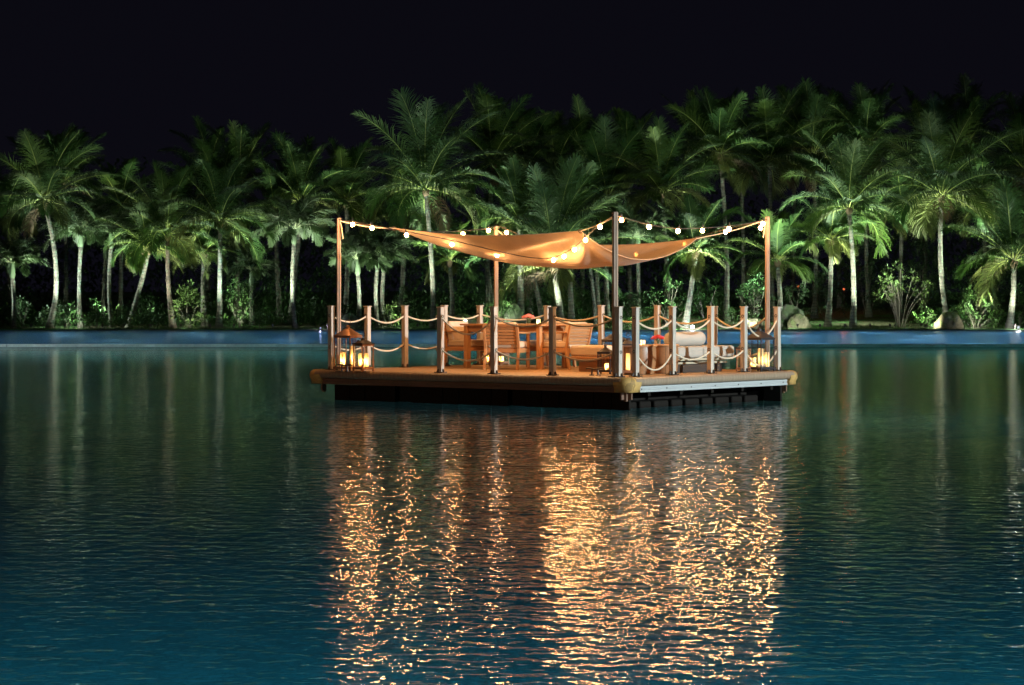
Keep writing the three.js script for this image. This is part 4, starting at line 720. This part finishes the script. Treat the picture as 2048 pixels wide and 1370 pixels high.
{ // far-off undergrowth that reads as one dark mass
  const q = mulberry(4242), list = { pos: [], uv: [], idx: [] };
  for (let i = 0; i < 30000; i++) { const d = 129 + 12 * q(), x = (q() - 0.5) * 66, hm = 4 + 4.5 * vn(x * 0.35 + 9, d * 0.2), y = landY(x, d) + hm * Math.pow(q(), 0.7); leafGeo(q, list, V(x, y, -d), V(q() - 0.5, q() - 0.4, q() - 0.5).normalize(), 0.28 + 0.24 * q(), 0.12 + 0.08 * q()); }
  const near = { pos: [], uv: [], idx: [] };
  for (let i = 0; i < 34000; i++) { const d = 119.5 + 8 * q(), x = (q() - 0.5) * 54, k = vn(x * 0.45 + 31, d * 0.35 + 3), hm = 0.25 + 2.7 * smooth(0.3, 0.8, k) * smooth(119, 124, d); if (x > 5.5 && x < 20.5 && d < (x > 10.5 ? 127.5 : 124)) continue; const y = landY(x, d) + hm * Math.pow(q(), 0.75); leafGeo(q, near, V(x, y, -d), V(q() - 0.5, q() - 0.35, q() - 0.5).normalize(), 0.16 + 0.2 * q(), 0.06 + 0.06 * q()); }
  const nm = mesh('ground_cover', finish(near), SHRUB[0]); nm.userData.kind = 'stuff'; tag(nm, 'leafy ground cover and low bushes growing between the palm trunks', 'ground cover');
  const m = mesh('undergrowth', finish(list), SHRUB[2]); m.userData.kind = 'stuff'; tag(m, 'dark mass of undergrowth far behind the palms', 'undergrowth');
  const g = { pos: [], uv: [], idx: [] };
  for (let i = 0; i < 42000; i++) { const d = SHORE + 0.5 + 16 * Math.pow(q(), 1.3), x = (q() - 0.5) * 52, lawn = vn(x * 0.2 + 3, d * 0.2 + 7); if (lawn < 0.35 && x < 6) continue; const y = landY(x, d) - 0.01, a = q() * 6.28, h = 0.05 + 0.06 * q(), b = g.pos.length / 3; g.pos.push(x, y, -d, x + 0.02 * Math.cos(a), y, -d + 0.02 * Math.sin(a), x + (q() - 0.5) * 0.08, y + h, -d + (q() - 0.5) * 0.08); g.uv.push(0, 0, 1, 0, 0, 1); g.idx.push(b, b + 1, b + 2); }
  const gm = mesh('grass', finish(g), leaf(0.06, 0.13, 0.035, 0.2, 0.6)); gm.userData.kind = 'stuff'; tag(gm, 'short grass of the lawn between the palms', 'grass');
}
const rockTex = tex(256, 1.2, 1.2, (u, v) => { const a = fbm(u * 4, v * 4, 4, 5), b = fbm(u * 32, v * 32, 32, 2), m = smooth(0.5, 0.65, fbm(u * 6 + 3, v * 6, 6)), k = 0.45 + 0.4 * a + 0.12 * b; return [k * (1 - 0.2 * m), k * (1 - 0.08 * m), k * (0.9 - 0.22 * m)]; });
const ROCK = [std({ color: rgb(0.42, 0.38, 0.3), map: rockTex, roughness: 0.95 }), std({ color: rgb(0.3, 0.32, 0.3), map: rockTex, roughness: 0.95 }), std({ color: rgb(0.6, 0.5, 0.36), map: rockTex, roughness: 0.95 })];
function rock(px, wpx, topPy, d, mat, seed, label) {
  const k = d / F, x = (px - CX) * k, y0 = landY(x, d), w = wpx * k / 2, h = EYE - (topPy - HY) * k - y0 + 0.1, g = new THREE.IcosahedronGeometry(1, 9), p = g.attributes.position;
  for (let i = 0; i < p.count; i++) {
    const v = V(p.getX(i), p.getY(i), p.getZ(i)), nse = 0.75 + 0.5 * fbm(v.x * 1.6 + seed * 3 + 8, v.y * 1.6 + v.z * 1.1 + seed + 8, 64, 4), r = 0.08 * Math.abs(fbm(v.x * 5 + seed + 20, v.z * 5 + v.y * 4 + 20, 64, 2) - 0.5);
    v.multiplyScalar(nse - r); v.y = Math.max(-0.4, v.y); p.setXYZ(i, v.x * w, v.y * h, v.z * w * 0.8);
  }
  g.computeVertexNormals(); for (let i = 0; i < p.count; i++) g.attributes.uv.setXY(i, p.getX(i) + p.getZ(i) * 0.5, p.getY(i) + p.getZ(i) * 0.4);
  const m = tag(mesh('boulder', g, mat), label, 'boulder'); m.position.set(x, y0, -d);
}
rock(700, 44, 628, 116.6, ROCK[1], 1, 'grey boulder at the shore behind the left lanterns'); rock(925, 84, 634, 116.3, ROCK[2], 2, 'wide sandy boulder behind the left end of the dining table'); rock(1030, 50, 614, 117.6, ROCK[1], 3, 'grey boulder right of the round bush behind the table');
rock(1582, 70, 612, 119, ROCK[1], 4, 'dark upright boulder right of the right corner pole'); rock(1598, 52, 632, 117.6, ROCK[0], 5, 'low pale boulder in front of the dark one right of the platform'); rock(1505, 60, 641, 116.8, ROCK[0], 6, 'low flat boulder at the shore behind the right lanterns'); rock(1897, 60, 624, 116.2, ROCK[2], 7, 'pale boulder at the water edge under the tall right palm');

// ---------------------------------------------------------------- unseen garden lamps at the planted edge, placed to light palms and bushes
function gardenLamp(px, d, aimPx, aimPy, aimD, I, tint, label, angle = 0.8) {
  const k = d / F, x = (px - CX) * k, y = landY(x, d), t = thing('unseen_garden_spotlight', label, 'spotlight', [x, y, -d], 0, 'unseen garden spotlights along the shore');
  const from = V(0, 0.2, 0), aim = atPx(aimPx, aimD, EYE - (aimPy - HY) * aimD / F).sub(t.position), dir = aim.clone().sub(from).normalize(), q = new THREE.Quaternion().setFromUnitVectors(V(0, 1, 0), dir);
  mesh('stake', cyl(0.012, 0.012, 0.16, 0, 0.08, 0, 8), M.iron, t);
  mesh('housing', lathe([[0, -0.09], [0.04, -0.085], [0.055, -0.02], [0.06, 0.04], [0.052, 0.04], [0.048, 0.0]], 0, 0, 0, 16).applyQuaternion(q).translate(0, 0.2, 0), M.iron, t);
  mesh('lens', cyl(0.05, 0.05, 0.006, 0, 0.022, 0, 16).applyQuaternion(q).translate(0, 0.2, 0), std({ color: tint, emissive: tint, emissiveIntensity: 12 }), t);
  const l = new THREE.SpotLight(tint, I, 0, angle, 0.9); l.name = 'unseen_garden_beam'; l.shadow.radius = 2.5; l.castShadow = true; l.position.copy(from).addScaledVector(dir, 0.04); t.add(l); l.target.position.copy(aim); l.target.name = 'beam_aim'; t.add(l.target);
}
const GL = rgb(0.92, 1, 0.84), GC = rgb(0.82, 1, 0.94);
const LAMPS = [[62, 95, 330, 1.0, GL, 'left of the bowed palm'], [130, 150, 380, 0.9, GC, 'right of the bowed palm'], [205, 235, 370, 0.8, GL, 'beside the slender foxtail trunk'], [300, 325, 380, 1.0, GL, 'between the leaning palm and the dark trunk'], [420, 440, 340, 1.1, GC, 'left of the banded palm'], [545, 590, 340, 1.2, GL, 'left of the wide foxtail palm'], [655, 690, 360, 0.9, GL, 'behind the left end of the platform'], [740, 745, 470, 0.6, GL, 'beside the two close foxtail palms'], [835, 855, 280, 1.4, GL, 'left of the large palm behind the canopy'], [930, 980, 300, 1.3, GC, 'behind the dining table'], [1020, 1040, 360, 1.0, GL, 'left of the thick pale trunk'], [1100, 1120, 360, 1.2, GL, 'left of the stout palm'], [1235, 1230, 350, 1.3, GC, 'behind the near pole'], [1330, 1325, 320, 1.2, GL, 'left of the small bright palm'], [1445, 1450, 270, 1.5, GL, 'right of the small bright palm'], [1540, 1545, 300, 1.4, GC, 'behind the right corner pole'], [1640, 1650, 320, 1.0, GL, 'left of the shorter right palm'], [1690, 1705, 330, 0.9, GL, 'left of the ringed palm'], [1780, 1760, 290, 1.2, GC, 'before the small spreading tree'], [1850, 1885, 300, 1.3, GL, 'left of the pale boulder'], [1960, 1950, 330, 1.2, GL, 'before the dense green bush'], [2030, 2025, 400, 0.55, GL, 'at the right edge of the shore']];
for (const [px, ax, ay, k, c, where] of LAMPS) gardenLamp(px, SHORE + 0.35, ax, ay, 119, GARDEN_I * k, c, 'unseen small garden spotlight on the shore kerb ' + where, 0.62);
// small unseen lamps, placed to light the bushes
for (const [px, ax, ay, k, where] of [[150, 140, 625, 0.7, 'before the low shrubs by the foxtail foot'], [362, 376, 605, 1, 'before the tall yellow green shrub'], [468, 482, 590, 1, 'before the upright leafy bush'], [815, 800, 610, 1, 'before the dark bush'], [985, 1000, 625, 1, 'before the round bright bush'], [1270, 1265, 620, 1, 'at the low hedge plant'], [1350, 1345, 600, 0.8, 'before the frangipani'], [1495, 1512, 600, 1.2, 'before the tall leafy bush'], [1740, 1750, 530, 3, 'before the dark leafy tree'], [1790, 1800, 590, 0.5, 'under the small spreading tree'], [1842, 1845, 560, 2, 'before the far leafy tree'], [1940, 1950, 620, 1.4, 'at the foot of the dense green bush'], [1852, 1897, 630, 0.5, 'left of the pale boulder'], [1595, 1590, 640, 0.5, 'beside the pale low boulder']])
  gardenLamp(px, SHORE + 0.35, ax, ay, 118, 58 * k, GL, 'unseen small shrub spotlight on the shore kerb ' + where, 0.6);
// low lamps at the water edge whose glare shows from the pond
for (const [px, I, c, r, label] of [[1385, 55, rgb(0.86, 0.95, 1), 0.09, 'bright low lamp glaring at the water edge under the small bright palm'], [641, 2, rgb(0.6, 0.6, 1), 0.035, 'small violet white lamp at the water edge left of the platform'], [2037, 10, rgb(0.9, 0.95, 1), 0.07, 'small bright lamp at the water edge at the right end']]) {
  const p = atPx(px, SHORE + 0.08, 0.16), t = thing('edge_lamp', label, 'garden light', p.toArray());
  mesh('base', cyl(0.05, 0.06, 0.05, 0, 0.025, 0, 12), M.iron, t);
  mesh('lens', new THREE.SphereGeometry(r, 14, 10).translate(0, 0.05 + r * 0.8, 0), std({ color: c, emissive: c, emissiveIntensity: px === 1385 ? 6 : 0.6 }), t);
  const l = new THREE.PointLight(c, I); l.name = 'edge_glow'; l.shadow.radius = r * 40; l.castShadow = true; l.position.set(0, 0.05 + r * 0.8, 0); t.add(l);
}
// two reddish garden lanterns glimpsed through the bushes
for (const [px, py, label] of [[1596, 572, 'small red glowing garden lantern glimpsed through the bush right of the platform'], [1688, 578, 'small red glowing garden lantern behind the tall ringed palm']]) {
  const d = 127, p = atPx(px, d, heightAt(py, d)), t = thing('garden_lantern', label, 'lantern', p.toArray()), c = rgb(1, 0.22, 0.08), y0 = landY(p.x, d) - p.y;
  mesh('stand', cyl(0.02, 0.03, -y0, 0, y0 / 2 - 0.1, 0, 8), M.iron, t);
  mesh('glowing_globe', new THREE.SphereGeometry(0.06, 14, 10), std({ color: c, emissive: c, emissiveIntensity: 0.9 }), t); mesh('cap', lathe([[0.08, 0.04], [0.07, 0.07], [0.02, 0.1], [0, 0.1]], 0, 0, 0, 14), M.iron, t);
  const l = new THREE.PointLight(c, 0.7); l.name = 'red_glow'; l.shadow.radius = 4; l.castShadow = true; t.add(l);
}
renderer.render(scene, camera);
